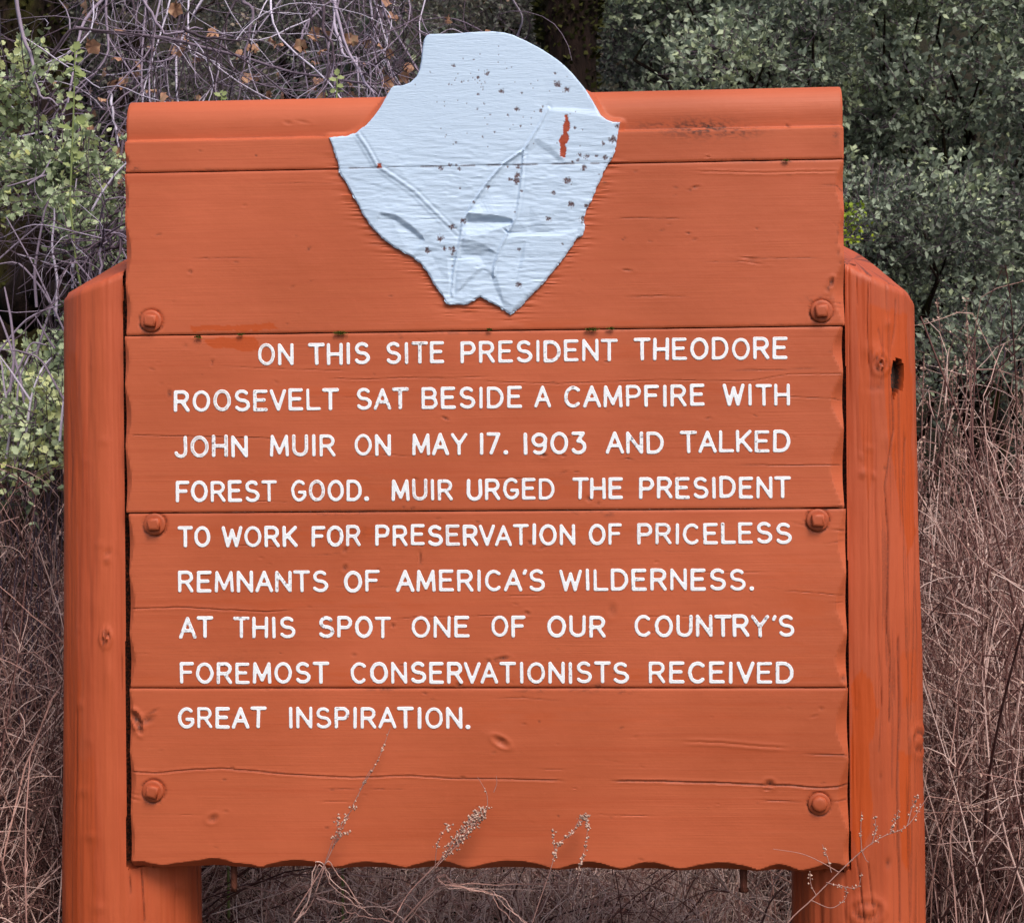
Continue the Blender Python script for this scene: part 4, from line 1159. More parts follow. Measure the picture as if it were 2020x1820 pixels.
# ------------------------------------------------------------------ vegetation
VR = np.random.default_rng(11)


def unit(n, rng): 
    v = rng.normal(size=(n, 3)); return v / np.linalg.norm(v, axis=1, keepdims=True)


def crown(blobs, n_sprig, per, size, rng, tpl=LEAF_SIMPLE, droop=0.0, tone_bias=0.0, spread=.07, gap_t=.40):
    """blobs (k,6): centre, radii. returns leaf mesh arrays and twig arrays"""
    B = np.array(blobs)
    wgt = B[:, 3] * B[:, 5]; wgt = wgt / wgt.sum()
    bi = rng.choice(len(B), n_sprig, p=wgt)
    dirs = unit(n_sprig, rng)
    dirs[:, 2] = np.where(rng.random(n_sprig) < .55, np.abs(dirs[:, 2]), dirs[:, 2])
    rad = .62 + .42 * rng.random(n_sprig) ** .7
    C = B[bi, :3] + dirs * B[bi, 3:6] * rad[:, None]
    gaps = fbm(C[:, 0] * 2.6 + C[:, 1], C[:, 2] * 2.6 - C[:, 1] * .7, 400)
    keep = gaps > gap_t + .10 * rng.random(n_sprig) - .05
    C = C[keep]; dirs = dirs[keep]; bi = bi[keep]; n = len(C)
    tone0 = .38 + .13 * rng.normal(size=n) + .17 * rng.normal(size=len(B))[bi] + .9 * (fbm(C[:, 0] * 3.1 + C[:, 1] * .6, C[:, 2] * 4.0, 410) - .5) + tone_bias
    sd = dirs + .8 * unit(n, rng); sd[:, 2] += .15 - droop
    tw = paths(C - .5 * spread * sd, sd, np.full(n, spread * 2.6), 3, .25, 0, rng)
    tV, tF = tubes(tw, np.full((n, 3), .0014) * np.linspace(1.4, .5, 3), 3)
    t = rng.random((n, per)) * 1.999
    i0 = t.astype(int); fr = (t - i0)[..., None]
    P = np.take_along_axis(tw, i0[..., None].repeat(3, 2), 1) * (1 - fr) + np.take_along_axis(tw, (i0 + 1)[..., None].repeat(3, 2), 1) * fr
    P = P.reshape(-1, 3); m = len(P)
    D = np.repeat(sd, per, 0) * .5 + unit(m, rng) * 1.0; D[:, 2] -= droop
    N = unit(m, rng) * .9; N[:, 2] += .7; N[:, 1] -= .2
    s = size * rng.uniform(.65, 1.35, m)
    V, F = leaves(tpl, P, D, N, s)
    tone = np.clip(np.repeat(tone0, per) + .14 * rng.normal(size=m), 0, .93)
    yl = rng.random(m) < .012
    tone[yl] = 1.0
    return V, F, np.repeat(tone, len(tpl[0])), tV, tF


def rand_blobs(u0, u1, v0, v1, y0, y1, k, r, rng, squash=.75):
    u = rng.uniform(u0, u1, k); v = rng.uniform(v0, v1, k); Y = rng.uniform(y0, y1, k)
    P = np.array([cast(a, b, c) for a, b, c in zip(u, v, Y)])
    rr = r * rng.uniform(.6, 1.35, k)
    return np.concatenate([P, np.stack([rr, rr * .9, rr * squash], -1)], 1)


def tree(name, label, cat, base, blobs, n_sprig, per, size, rng, leafmat, trunk=None, limbs=12, group=None, **kw):
    root = empty(name, base, label, cat, group)
    V, F, tone, tV, tF = crown(blobs, n_sprig, per, size, rng, **kw)
    o = part("foliage", V, F, leafmat, root, {"tone": tone}, shade=False); o['kind'] = 'stuff'
    base = np.array(base)
    B = np.array(blobs)
    # limbs: from the trunk into blobs
    sel = B[rng.choice(len(B), min(limbs, len(B)), replace=False)]
    top = B[:, :3].mean(0) if trunk is None else np.array(trunk)
    Tn = 14
    tt = np.linspace(0, 1, Tn)[:, None]
    tp = base + (top - base) * tt; tp[:, 0] += .12 * np.sin(tt[:, 0] * 5 + 1) * tt[:, 0]; tp[0, 2] -= .2
    hgt = np.linalg.norm(top - base)
    r = np.linspace(.05, .02, Tn) * max(hgt, 1.5)
    V, F = tubes(tp[None], r[None], 12)
    part("trunk", V, F, M['bark'], root)
    L = []
    for s in sel:
        j = rng.integers(4, Tn)
        a = tp[j]; b = s[:3]
        q = a + (b - a) * np.linspace(0, 1, 9)[:, None] + rng.normal(size=(9, 3)) * .05 * np.linspace(0, 1, 9)[:, None]
        q[:, 2] -= .10 * np.sin(np.linspace(0, 1, 9) * math.pi)
        L.append(q)
    L = np.array(L)
    V, F = tubes(L, np.repeat(np.linspace(.022, .005, 9)[None], len(L), 0), 6)
    part("limbs", V, F, M['bark'], root)
    o = part("twigs", tV, tF, M['twig'], root, {"tone": np.full(len(tV), .35)}); o['kind'] = 'stuff'
    return root


def gpt(u, v, Y):
    p = cast(u, v, Y); return (float(p[0]), float(p[1]), float(terrain(p[0], p[1])))


# big evergreen oak on the right
r1 = np.random.default_rng(101)
bl = np.concatenate([rand_blobs(1480, 2150, -40, 420, 4.0, 5.8, 46, .30, r1, .5), rand_blobs(1580, 2150, 380, 740, 3.8, 5.2, 34, .26, r1, .5),
                     rand_blobs(1300, 2150, -60, 60, 4.4, 5.8, 22, .30, r1, .5)])
tree("evergreen_oak", "large dark grey green evergreen oak filling the right side behind the sign", "tree", gpt(1960, 900, 5.2), bl, 6200, 10, .035, r1, M['oak_leaf'], trunk=cast(1900, 200, 5.4), limbs=26, tone_bias=.13, gap_t=.43)
# oak bough left of it, with the dark hollow under it
r2 = np.random.default_rng(102)
bl = np.concatenate([rand_blobs(1360, 1620, 60, 170, 3.6, 4.6, 9, .24, r2), rand_blobs(1220, 1420, -50, 60, 4.6, 5.6, 8, .30, r2)])
tree("oak_sapling", "paler oak sapling just above the top right edge of the sign", "tree", gpt(1500, 900, 4.4), bl, 950, 11, .033, r2, M['oak_leaf'], trunk=cast(1480, 140, 4.4), limbs=10, tone_bias=.12)
# low oak bush right at post height
r3 = np.random.default_rng(103)
bl = rand_blobs(1660, 1900, 440, 660, 3.0, 3.8, 12, .20, r3)
tree("oak_bush", "low oak bush behind the right post top", "bush", gpt(1790, 900, 3.5), bl, 700, 11, .028, r3, M['oak_leaf'], trunk=cast(1780, 620, 3.4), limbs=9, tone_bias=.05)
r3 = np.random.default_rng(104)
bl = rand_blobs(1880, 2080, 640, 800, 2.6, 3.4, 9, .20, r3)
tree("oak_seedling", "small grey green oak bush above the dry brush at the right edge", "bush", gpt(1990, 950, 3.1), bl, 420, 11, .026, r3, M['oak_leaf'], trunk=cast(1980, 760, 3.0), limbs=7)

# far grey-green growth on the slope, top left and middle
for i, (u0, u1, v0, v1, Y0, Y1, k, n, lab) in enumerate([
        (130, 420, -40, 190, 4.6, 5.4, 26, 2300, "mottled grey green thicket behind the bare twigs at the upper left"),
        (420, 760, -60, 190, 6.4, 7.6, 20, 1500, "dim thicket behind the bare twigs left of the arrowhead"),
        (940, 1110, -40, 120, 5.6, 6.4, 9, 1000, "dark green thicket beside the arrowhead top, left of the mossy trunk"),
        (1130, 1480, 20, 240, 7.4, 8.8, 18, 1300, "shaded thicket right of the mossy trunk, under the oak")]):
    rr_ = np.random.default_rng(120 + i)
    bl = rand_blobs(u0, u1, v0, v1, Y0, Y1, k, .42, rr_)
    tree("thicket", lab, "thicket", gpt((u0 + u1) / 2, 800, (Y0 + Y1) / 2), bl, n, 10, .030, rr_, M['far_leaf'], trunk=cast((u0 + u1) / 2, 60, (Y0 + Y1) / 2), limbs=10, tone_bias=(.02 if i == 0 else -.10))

rr_ = np.random.default_rng(130)
bl = rand_blobs(1180, 2250, -80, 780, 6.6, 8.2, 60, .62, rr_)
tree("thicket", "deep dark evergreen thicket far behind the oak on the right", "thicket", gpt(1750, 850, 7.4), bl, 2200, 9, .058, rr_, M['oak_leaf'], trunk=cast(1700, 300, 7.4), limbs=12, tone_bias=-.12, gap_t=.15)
rr_ = np.random.default_rng(131)
bl = rand_blobs(-120, 1180, 150, 780, 4.6, 5.6, 50, .45, rr_)
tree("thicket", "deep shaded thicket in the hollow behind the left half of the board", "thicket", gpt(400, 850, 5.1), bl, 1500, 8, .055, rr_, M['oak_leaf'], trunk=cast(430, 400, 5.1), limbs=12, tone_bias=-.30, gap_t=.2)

for k_, (u0, u1, lab) in enumerate([(2130, 2950, "evergreen thicket continuing beyond the right edge of the oak"), (-950, -60, "evergreen thicket continuing beyond the left shrubs")]):
    rr_ = np.random.default_rng(140 + k_)
    bl = rand_blobs(u0, u1, -80, 760, 4.6, 6.2, 34, .55, rr_)
    tree("thicket", lab, "thicket", gpt((u0 + u1) / 2, 850, 5.4), bl, 1300, 9, .055, rr_, M['oak_leaf'], trunk=cast((u0 + u1) / 2, 300, 5.4), limbs=10, gap_t=.25)

# mossy trunks


def mossy_trunk(label, pts, rad, seed):
    rr_ = np.random.default_rng(seed)
    P = np.array(pts); n = 40; t = np.linspace(0, len(P) - 1, n)
    C = np.stack([np.interp(t, np.arange(len(P)), P[:, k]) for k in range(3)], -1)
    k = np.ones(5) / 5
    for a in range(3):
        C[2:-2, a] = np.convolve(C[:, a], k, 'valid')
    sides = 28
    th = np.linspace(0, 2 * math.pi, sides, endpoint=False)
    T, TH = np.meshgrid(np.linspace(0, 1, n), th, indexing='ij')
    R = np.interp(T, np.linspace(0, 1, len(rad)), rad) * (1 + .28 * (fbm(np.cos(TH) * 2 + 5, T * 9 + np.sin(TH) * 2, seed) - .5))
    V = np.stack([C[:, 0:1] + R * np.cos(TH), C[:, 1:2] + R * np.sin(TH), C[:, 2:3] + 0 * TH], -1).reshape(-1, 3)
    idx = np.arange(n * sides).reshape(n, sides)
    q = np.stack([idx[:-1], np.roll(idx, -1, 1)[:-1], np.roll(idx, -1, 1)[1:], idx[1:]], -1).reshape(-1, 4)
    root = empty("mossy_tree", tuple(C[0]), label, "tree")
    part("trunk", V, [q], M['bark'], root)
    m = 2600
    i = rr_.integers(0, len(V), m)
    cc = np.repeat(C, sides, 0)[i]
    N = V[i] - cc; N /= np.linalg.norm(N, axis=1, keepdims=True) + 1e-9
    P = cc + (V[i] - cc) * 1.0 + rr_.normal(size=(m, 3)) * .03 * (1 - np.abs(N))
    mV, mF = leaves(LEAF_SIMPLE, P, N + unit(m, rr_) * .8, unit(m, rr_), rr_.uniform(.02, .045, m))
    o = part("moss", mV, mF, M['moss'], root, {"tone": np.repeat(rr_.random(m) ** 2, 5)}, shade=False); o['kind'] = 'stuff'
    # high crown out of the picture, keeps the trunk a whole tree
    bl = np.concatenate([[C[-1] + rr_.normal(size=3) * np.array([.7, .5, .3]) + np.array([0, .4, .5]), np.array([.7, .6, .4])] for _ in range(7)]).reshape(-1, 6)
    V, F, tone, tV, tF = crown(bl, 500, 8, .05, rr_)
    o = part("crown", V, F, M['oak_leaf'], root, {"tone": tone}, shade=False); o['kind'] = 'stuff'
    return root


p0 = cast(1116, 700, 3.9); p1 = cast(1118, 90, 3.9); p2 = cast(1122, -30, 3.95); p3 = cast(1150, -320, 4.1)
p0[2] = terrain(p0[0], p0[1]) - .1
mossy_trunk("dark mossy trunk rising behind the top of the arrowhead", [p0, (p0 + p1) / 2 + [.05, 0, 0], p1, p2, p3], [.26, .17, .12, .15, .12], 5)
p0 = cast(-40, 700, 4.4); p1 = cast(30, 330, 4.4); p2 = cast(45, 100, 4.4); p3 = cast(50, -60, 4.4); p4 = cast(20, -400, 4.4)
p0[2] = terrain(p0[0], p0[1]) - .1
mossy_trunk("broad dark mossy trunk at the upper left corner", [p0, p1, p2, p3, p4], [.34, .30, .20, .19, .15], 6)
# dark fallen logs and roots in the hollow left of the board
for i, (pts, r, lab) in enumerate([
        ([(40, 610, 3.4), (150, 500, 3.2), (235, 400, 3.1), (330, 330, 3.0)], .11, "dark weathered log lying in the hollow left of the board"),
        ([(120, 620, 2.6), (200, 480, 2.6), (300, 430, 2.7)], .075, "dark log half hidden behind the left post top"),
        ([(110, 230, 4.0), (170, 330, 3.8), (240, 440, 3.6), (330, 520, 3.5)], .12, "dark fallen trunk sloping down behind the left end of the board")]):
    P = np.array([cast(a, b, c) for a, b, c in pts])
    t = np.linspace(0, len(P) - 1, 22)
    C = np.stack([np.interp(t, np.arange(len(P)), P[:, k]) for k in range(3)], -1)
    C += .012 * VR.normal(size=C.shape)
    V, F = tubes(C[None], (r * (1 + .25 * (fbm(t * 3, t * 0, i + 60) - .5)))[None], 14, True)
    V += .006 * VR.normal(size=V.shape)
    tag(part("fallen_log", V, F, M['bark'], None), lab, "log", "fallen logs in the hollow")

# leaf litter over the slope and floor (nobody could count it)
n = 16000
lx = VR.uniform(-5.5, 5.5, n); ly = VR.uniform(2.0, 13.0, n)
lx[:4500] = VR.uniform(-1.3, 1.2, 4500); ly[:4500] = VR.uniform(.3, 3.2, 4500)
lsz = VR.uniform(.05, .11, n); lsz[:4500] *= .5
lz = terrain(lx, ly) + .01 + VR.random(n) * .05
N = unit(n, VR) * .7; N[:, 2] += 1
V, F = leaves(LEAF_SIMPLE, np.stack([lx, ly, lz], -1), unit(n, VR) * np.array([1, 1, .4]), N, lsz)
ltn = VR.random(n); ltn[:4500] = .5 + .5 * ltn[:4500]
tag(part("leaf_litter", V, F, M['litter'], None, {"tone": np.repeat(ltn, 5)}, shade=False), "brown and grey fallen leaves on the slope behind the sign", "leaf litter", kind="stuff")

# ---------------------------------------------------------------- bare twiggy shrub, upper left


def dead_leaf_mesh(seed):
    rr_ = np.random.default_rng(seed)
    a = np.linspace(-math.pi * .92, math.pi * .92, 15)
    lob = .62 + .38 * np.abs(np.cos(a * 2.5))
    x = np.sin(a) * lob * .55; y = .5 - np.cos(a + math.pi) * lob * .55 * -1
    y = .5 + np.cos(a) * lob * .55
    z = .25 * x ** 2 * 2 + .12 * rr_.normal(size=15) + .25 * (y - .5) ** 2
    V = np.concatenate([[[0, .45, -.06]], np.stack([x, y, z], -1), [[0, -.25, .02]]])
    F = [[0, i + 1, i + 2] for i in range(14)] + [[0, 15, 1], [0, 1, 16], [0, 16, 15]]
    return mesh_np("dead_leaf", V, [np.array(F)], M['dead_leaf'], {"tone": np.clip(.5 + .25 * rr_.normal(size=len(V)), 0, 1)}, shade=False)


DL = [dead_leaf_mesh(s) for s in range(6)]
rb = np.random.default_rng(200)
TW = []     # all twig paths of the shrub for leaf seats


def bare_shrub(label, base, mains, n2, n3, rng, tone=(.45, .2), l2=(.35, .9), l3=(.12, .4), leaves_n=40, leafwin=None):
    root = empty("bare_shrub", tuple(base), label, "shrub")
    Ms = []
    for pts in mains:
        P = np.array([cast(*p) for p in pts]); t = np.linspace(0, len(P) - 1, 22)
        C = np.stack([np.interp(t, np.arange(len(P)), P[:, k]) for k in range(3)], -1)
        for a in range(3): C[1:-1, a] = (C[:-2, a] + C[1:-1, a] * 2 + C[2:, a]) / 4
        C += .006 * rng.normal(size=C.shape) * np.array([1, 1, 1])
        for a in range(3): C[1:-1, a] = (C[:-2, a] + C[1:-1, a] * 2 + C[2:, a]) / 4
        Ms.append(C)
    Ms = np.array(Ms); S = len(Ms)
    r = np.linspace(1, .35, 22)[None] * rng.uniform(.0030, .0075, S)[:, None]
    for k in range(S):
        V1, F1 = tubes(Ms[k:k + 1], r[k:k + 1], 5)
        part("branch", V1, F1, M['twig'], root, {"tone": np.full(len(V1), np.clip(rng.normal(tone[0] + .12, tone[1]), .05, 1))})
    si = rng.integers(0, S, n2); pi = rng.integers(1, 21, n2)
    st = Ms[si, pi]; dr = (Ms[si, pi] - Ms[si, pi - 1]); dr /= np.linalg.norm(dr, axis=1, keepdims=True) + 1e-9
    P2 = paths(st, dr + .9 * unit(n2, rng), rng.uniform(*l2, n2), 14, .17, -.05, rng)
    P2[..., 1] = np.maximum(P2[..., 1], .42)
    V2, F2 = tubes(P2, np.linspace(1, .4, 14)[None] * rng.uniform(.0016, .0030, n2)[:, None], 4)
    t2 = np.repeat(np.clip(rng.normal(tone[0], tone[1], n2), .0, 1), 14 * 4)
    si = rng.integers(0, n2, n3); pi = rng.integers(2, 13, n3)
    st = P2[si, pi]; dr = P2[si, pi] - P2[si, pi - 1]; dr /= np.linalg.norm(dr, axis=1, keepdims=True) + 1e-9
    P3 = paths(st, dr + .9 * unit(n3, rng), rng.uniform(*l3, n3), 8, .30, -.02, rng)
    P3[..., 1] = np.maximum(P3[..., 1], .40)
    V3, F3 = tubes(P3, np.linspace(1, .5, 8)[None] * rng.uniform(.0009, .0017, n3)[:, None], 3)
    t3 = np.repeat(np.clip(rng.normal(tone[0], tone[1], n3), 0, 1), 8 * 3)
    Vm, Fm = merge([(V2, F2), (V3, F3)])
    o = part("twigs", Vm, Fm, M['twig'], root, {"tone": np.concatenate([t2, t3])}); o['kind'] = 'stuff'
    if leaves_n:
        ends = np.concatenate([P3[:, -1], P2[:, -1], P2[:, 8]])
        U, Vv = proj(ends)
        ok = (U > 0) & (U < 1100) & (Vv > -20) & (Vv < 420)
        ends = ends[ok]
        pick = ends[rng.choice(len(ends), min(leaves_n, len(ends)), replace=False)]
        for j, p in enumerate(pick):
            me = DL[j % len(DL)]
            o = link("dead_leaf", me, root, Vector(p - np.array(base)))
            s = rng.uniform(.026, .050)
            o.scale = (s, s, s); o.rotation_euler = (rng.uniform(1.2, 4.5), rng.uniform(-1, 1), rng.uniform(0, 6.28))
    return root


mains = []
for k in range(34):
    u = rb.uniform(150, 860); Y = rb.uniform(1.6, 3.4)
    lean = rb.normal() * 70
    mains.append([(u - lean, -180, Y + .3), (u + rb.normal() * 30, -40 + rb.normal() * 40, Y + .1), (u + lean * .4 + rb.normal() * 40, 80 + rb.normal() * 30, Y), (u + lean + rb.normal() * 70, 210 + rb.normal() * 50, Y - .1), (u + lean * 1.3 + rb.normal() * 60, 330 + rb.normal() * 60, Y)])
mains += [[(275, -10, 1.3), (300, 30, 1.3), (330, 72, 1.3), (375, 60, 1.3), (400, 55, 1.35)], [(365, 60, 1.3), (405, 78, 1.3), (470, 80, 1.3), (510, 60, 1.4)],
          [(635, -20, 1.4), (640, 60, 1.4), (660, 110, 1.4), (640, 175, 1.4)], [(470, -10, 1.7), (500, 20, 1.7), (485, 110, 1.7), (468, 200, 1.7)],
          [(-60, 200, 1.5), (100, 110, 1.5), (140, 55, 1.5), (190, 60, 1.5), (320, 80, 1.6), (430, 120, 1.7)], [(20, -160, 1.2), (45, 70, 1.2), (65, 130, 1.2), (75, 190, 1.2), (110, 205, 1.2)],
          [(150, 60, 2.0), (330, 75, 2.1), (560, 140, 2.0), (730, 170, 1.9), (760, 160, 1.9)], [(980, -30, 2.0), (1040, 40, 2.1), (1000, 110, 2.2), (900, 60, 2.2), (860, 70, 2.2)]]
bare_shrub("tangled bare shrub of arching purple grey twigs with curled tan leaves left of the arrowhead", gpt(620, 800, 2.2), mains, 250, 850, rb, leaves_n=130, tone=(.50, .30))
# darker twigs in the hollow beside the left post
rb2 = np.random.default_rng(201)
mains = [[(250, 395, .9), (215, 470, .9), (190, 560, .9), (180, 700, .9)], [(250, 265, 1.3), (200, 420, 1.2), (165, 520, 1.2), (160, 640, 1.2)],
         [(250, 410, 1.1), (180, 450, 1.1), (150, 500, 1.1)], [(150, 250, 1.6), (180, 330, 1.6), (215, 400, 1.5), (230, 520, 1.5)], [(215, 180, 1.7), (225, 260, 1.7), (245, 330, 1.7)],
         [(250, 320, 1.8), (190, 400, 1.8), (150, 380, 1.8), (110, 330, 1.8)], [(250, 230, 2.0), (180, 210, 2.0), (140, 280, 2.0)], [(250, 455, .6), (200, 475, .6), (165, 515, .6)],
         [(250, 470, .6), (215, 488, .6), (180, 505, .6), (140, 545, .6)], [(205, 590, .5), (198, 500, .5), (215, 455, .5), (250, 470, .5)]]
bare_shrub("thin bare shrub with pale twigs arching over the left post top", gpt(180, 800, 1.1), mains, 110, 330, rb2, tone=(.42, .22), l2=(.15, .45), l3=(.06, .2), leaves_n=8)

# ---------------------------------------------------------------- leafy holly-leaved shrubs on the left


def pale_stems(n, u0, u1, v0, v1, Y0, Y1, seed):
    q = np.random.default_rng(seed); out = []
    for _ in range(n):
        a = q.uniform(u0, u1); b = q.uniform(v0, v1); Y = q.uniform(Y0, Y1); dx = q.normal() * 45
        out.append([(a + dx, b + 190, Y), (a + dx * .8 + q.normal() * 10, b + 120, Y), (a + dx * .3 + q.normal() * 10, b + 50, Y), (a - dx * .2, b, Y), (a - dx * .8, b - 20 + q.normal() * 15, Y)])
    return out


def leafy_shrub(label, base, blobs, n, per, size, seed, stems, tone_bias=0.0, mat='shrub_leaf'):
    rr_ = np.random.default_rng(seed)
    root = empty("leafy_shrub", base, label, "shrub")
    V, F, tone, tV, tF = crown(blobs, n, per, size, rr_, LEAF_TOOTH, tone_bias=tone_bias, spread=.05, gap_t=.47)
    o = part("foliage", V, F, M[mat], root, {"tone": tone}, shade=False); o['kind'] = 'stuff'
    L = []; R = []
    for s in stems:
        P = np.array([cast(*p) for p in s]); t = np.linspace(0, len(P) - 1, 16)
        C = np.stack([np.interp(t, np.arange(len(P)), P[:, k]) for k in range(3)], -1)
        for a in range(3): C[1:-1, a] = (C[:-2, a] + C[1:-1, a] * 2 + C[2:, a]) / 4
        V, F = tubes(C[None], (np.linspace(1, .45, 16) * rr_.uniform(.0028, .0045))[None], 5)
        part("branch", V, F, M['twig'], root, {"tone": np.full(len(V), rr_.uniform(.6, .95))})
    B = np.array(blobs); b0 = np.array(base)
    for s in B[::3]:
        q = b0 + (s[:3] - b0) * np.linspace(0, 1, 16)[:, None]; q[:, 2] += .08 * np.sin(np.linspace(0, math.pi, 16)); q += .008 * rr_.normal(size=q.shape)
        L.append(q); R.append(np.linspace(.0024, .0010, 16))
    V, F = tubes(np.array(L), np.array(R), 5)
    o = part("branches", V, F, M['twig'], root, {"tone": np.repeat(rr_.uniform(.05, .45, len(L)), 80)}); o['kind'] = 'stuff'
    o = part("twigs", tV, tF, M['twig'], root, {"tone": np.full(len(tV), .4)}); o['kind'] = 'stuff'
    return root


rs = np.random.default_rng(300)
bl = np.concatenate([rand_blobs(60, 170, 290, 420, .9, 1.3, 6, .075, rs, .9), rand_blobs(-30, 130, 470, 640, .8, 1.5, 11, .11, rs), rand_blobs(90, 200, 380, 560, 1.0, 1.5, 8, .08, rs)])
leafy_shrub("leafy grey green holly-leaved shrub beside the left edge of the board", gpt(90, 900, 1.2), bl, 700, 9, .021, 301,
            [[(165, 735, .75), (130, 660, .75), (70, 530, .75), (12, 428, .75)], [(200, 700, .9), (192, 600, .9), (130, 530, .9), (30, 500, .9)], [(95, 345, .9), (60, 355, .9), (15, 368, .9)], [(55, 365, .9), (85, 345, .9), (100, 315, .9)]] + pale_stems(10, 20, 235, 330, 520, .75, 1.0, 1), .14)
bl = np.concatenate([rand_blobs(-60, 45, 140, 245, 1.2, 1.5, 6, .055, rs, .9), rand_blobs(-60, 10, 330, 520, 1.2, 1.6, 5, .09, rs)])
leafy_shrub("small leafy sprays at the upper left edge of the picture", gpt(-10, 900, 1.4), bl, 260, 9, .022, 302,
            [[(-60, 700, 1.4), (-20, 450, 1.4), (10, 260, 1.4), (20, 160, 1.4)]], .10)
bl = np.concatenate([rand_blobs(-60, 140, 640, 780, .5, 1.2, 13, .10, rs), rand_blobs(-80, 120, 780, 880, .4, 1.0, 11, .10, rs), rand_blobs(-60, 60, 860, 960, .4, .9, 5, .08, rs), rand_blobs(60, 135, 540, 720, .8, 1.2, 6, .08, rs)])
leafy_shrub("dense leafy shrub beside the left post, halfway down", gpt(30, 1300, .8), bl, 1050, 9, .020, 303,
            [[(165, 860, .4), (110, 760, .4), (80, 705, .4), (30, 690, .4), (-20, 690, .4)], [(118, 870, .4), (125, 790, .4), (150, 690, .4)], [(60, 790, .4), (20, 730, .4), (-10, 690, .4)]] + pale_stems(9, 0, 125, 560, 780, .42, .7, 2), .12)
bl = rand_blobs(150, 260, 470, 540, .9, 1.3, 7, .06, rs)
leafy_shrub("low leafy sprigs peeping over the slanted top of the left post", gpt(200, 900, 1.1), bl, 130, 8, .018, 304, [], .1)
bl = rand_blobs(1652, 1674, 425, 480, 2.2, 2.4, 5, .026, rs)
leafy_shrub("bright yellow green sprig beside the right edge of the board", gpt(1680, 900, 2.3), bl, 60, 7, .014, 305, [], .0, 'lime_leaf')

# upright shoots with a few big leaves: each leaf its own part


def shoot(label, pts, lv, Y, size, seed):
    rr_ = np.random.default_rng(seed)
    P = np.array([cast(a, b, Y) for a, b in pts])
    base = P[0].copy(); base[2] = terrain(base[0], base[1]) ; P = np.concatenate([[base + [.0, 0, 0]], P])
    root = empty("oak_shoot", tuple(base), label, "shoot", "upright leafy shoots")
    t = np.linspace(0, len(P) - 1, 30)
    C = np.stack([np.interp(t, np.arange(len(P)), P[:, k]) for k in range(3)], -1)
    V, F = tubes(C[None], np.linspace(.0038, .0018, 30)[None], 6)
    part("stem", V, F, M['shoot_leaf'], root, {"tone": np.full(len(V), .35)})
    for (a, b, ang, s, tn) in lv:
        p = cast(a, b, Y)[None]
        d = np.array([[math.cos(math.radians(ang)), rr_.normal() * .4, math.sin(math.radians(ang))]])
        V, F = leaves(LEAF_TOOTH, p, d, unit(1, rr_) * .5 + np.array([[0, -.8, .6]]), np.array([size * s]))
        part("leaf", V, F, M['shoot_leaf'], root, {"tone": np.full(len(V), tn)}, shade=False)
    return root


LV = [(148, 100, 70, 1, .5), (148, 105, 110, 1, .4), (148, 108, 20, 1, .9), (147, 118, 170, 1.1, .6), (147, 120, 10, .9, .5), (147, 128, -60, 1, .3), (147, 133, -140, 1, 1), (147, 140, 190, 1.2, .9), (148, 142, -30, 1.3, .3), (148, 145, -20, 1.2, .9),
      (147, 170, 40, .9, .4), (147, 192, 150, .9, 1), (147, 195, 10, .8, 1), (147, 205, 200, 1.2, .4), (148, 208, -10, .9, .2), (146, 240, 10, 1.3, .3), (152, 238, -30, 1.3, 1), (144, 255, 175, 1.6, .3), (143, 285, 20, .9, .8), (143, 290, -50, .9, .9),
      (140, 320, 50, 1.1, .6), (146, 312, 30, 1.1, .5), (140, 330, 150, 1.0, .8)]
shoot("tall upright green shoot left of the board", [(230, 1000), (175, 640), (150, 520), (138, 400), (142, 300), (146, 200), (148, 98)], LV, .55, .026, 1)
shoot("small pale green shoot tip just above the top edge left of the arrowhead", [(662, 260), (664, 200), (665, 155)], [(665, 150, 90, 1, .8), (665, 155, 20, 1.1, .9), (664, 160, 160, 1.1, 1), (664, 168, -20, 1, .5), (663, 178, 190, .9, .8), (664, 182, 10, 1, .4)], .7, .020, 2)
shoot("small shoot tip above the board edge between board corner and arrowhead", [(436, 260), (437, 190)], [(437, 185, 90, .8, .8), (437, 188, 20, 1, .9), (436, 190, 160, 1.1, .8), (437, 193, -10, .9, .5)], .7, .018, 3)

# ---------------------------------------------------------------- dry brush (uncountable)


def clear(P):
    """keep only the stems that stay clear of the sign"""
    x, y = P[..., 0], P[..., 1]
    bad = (x > -1.03) & (x < .895) & (y < .33)
    return ~bad.any(axis=1)


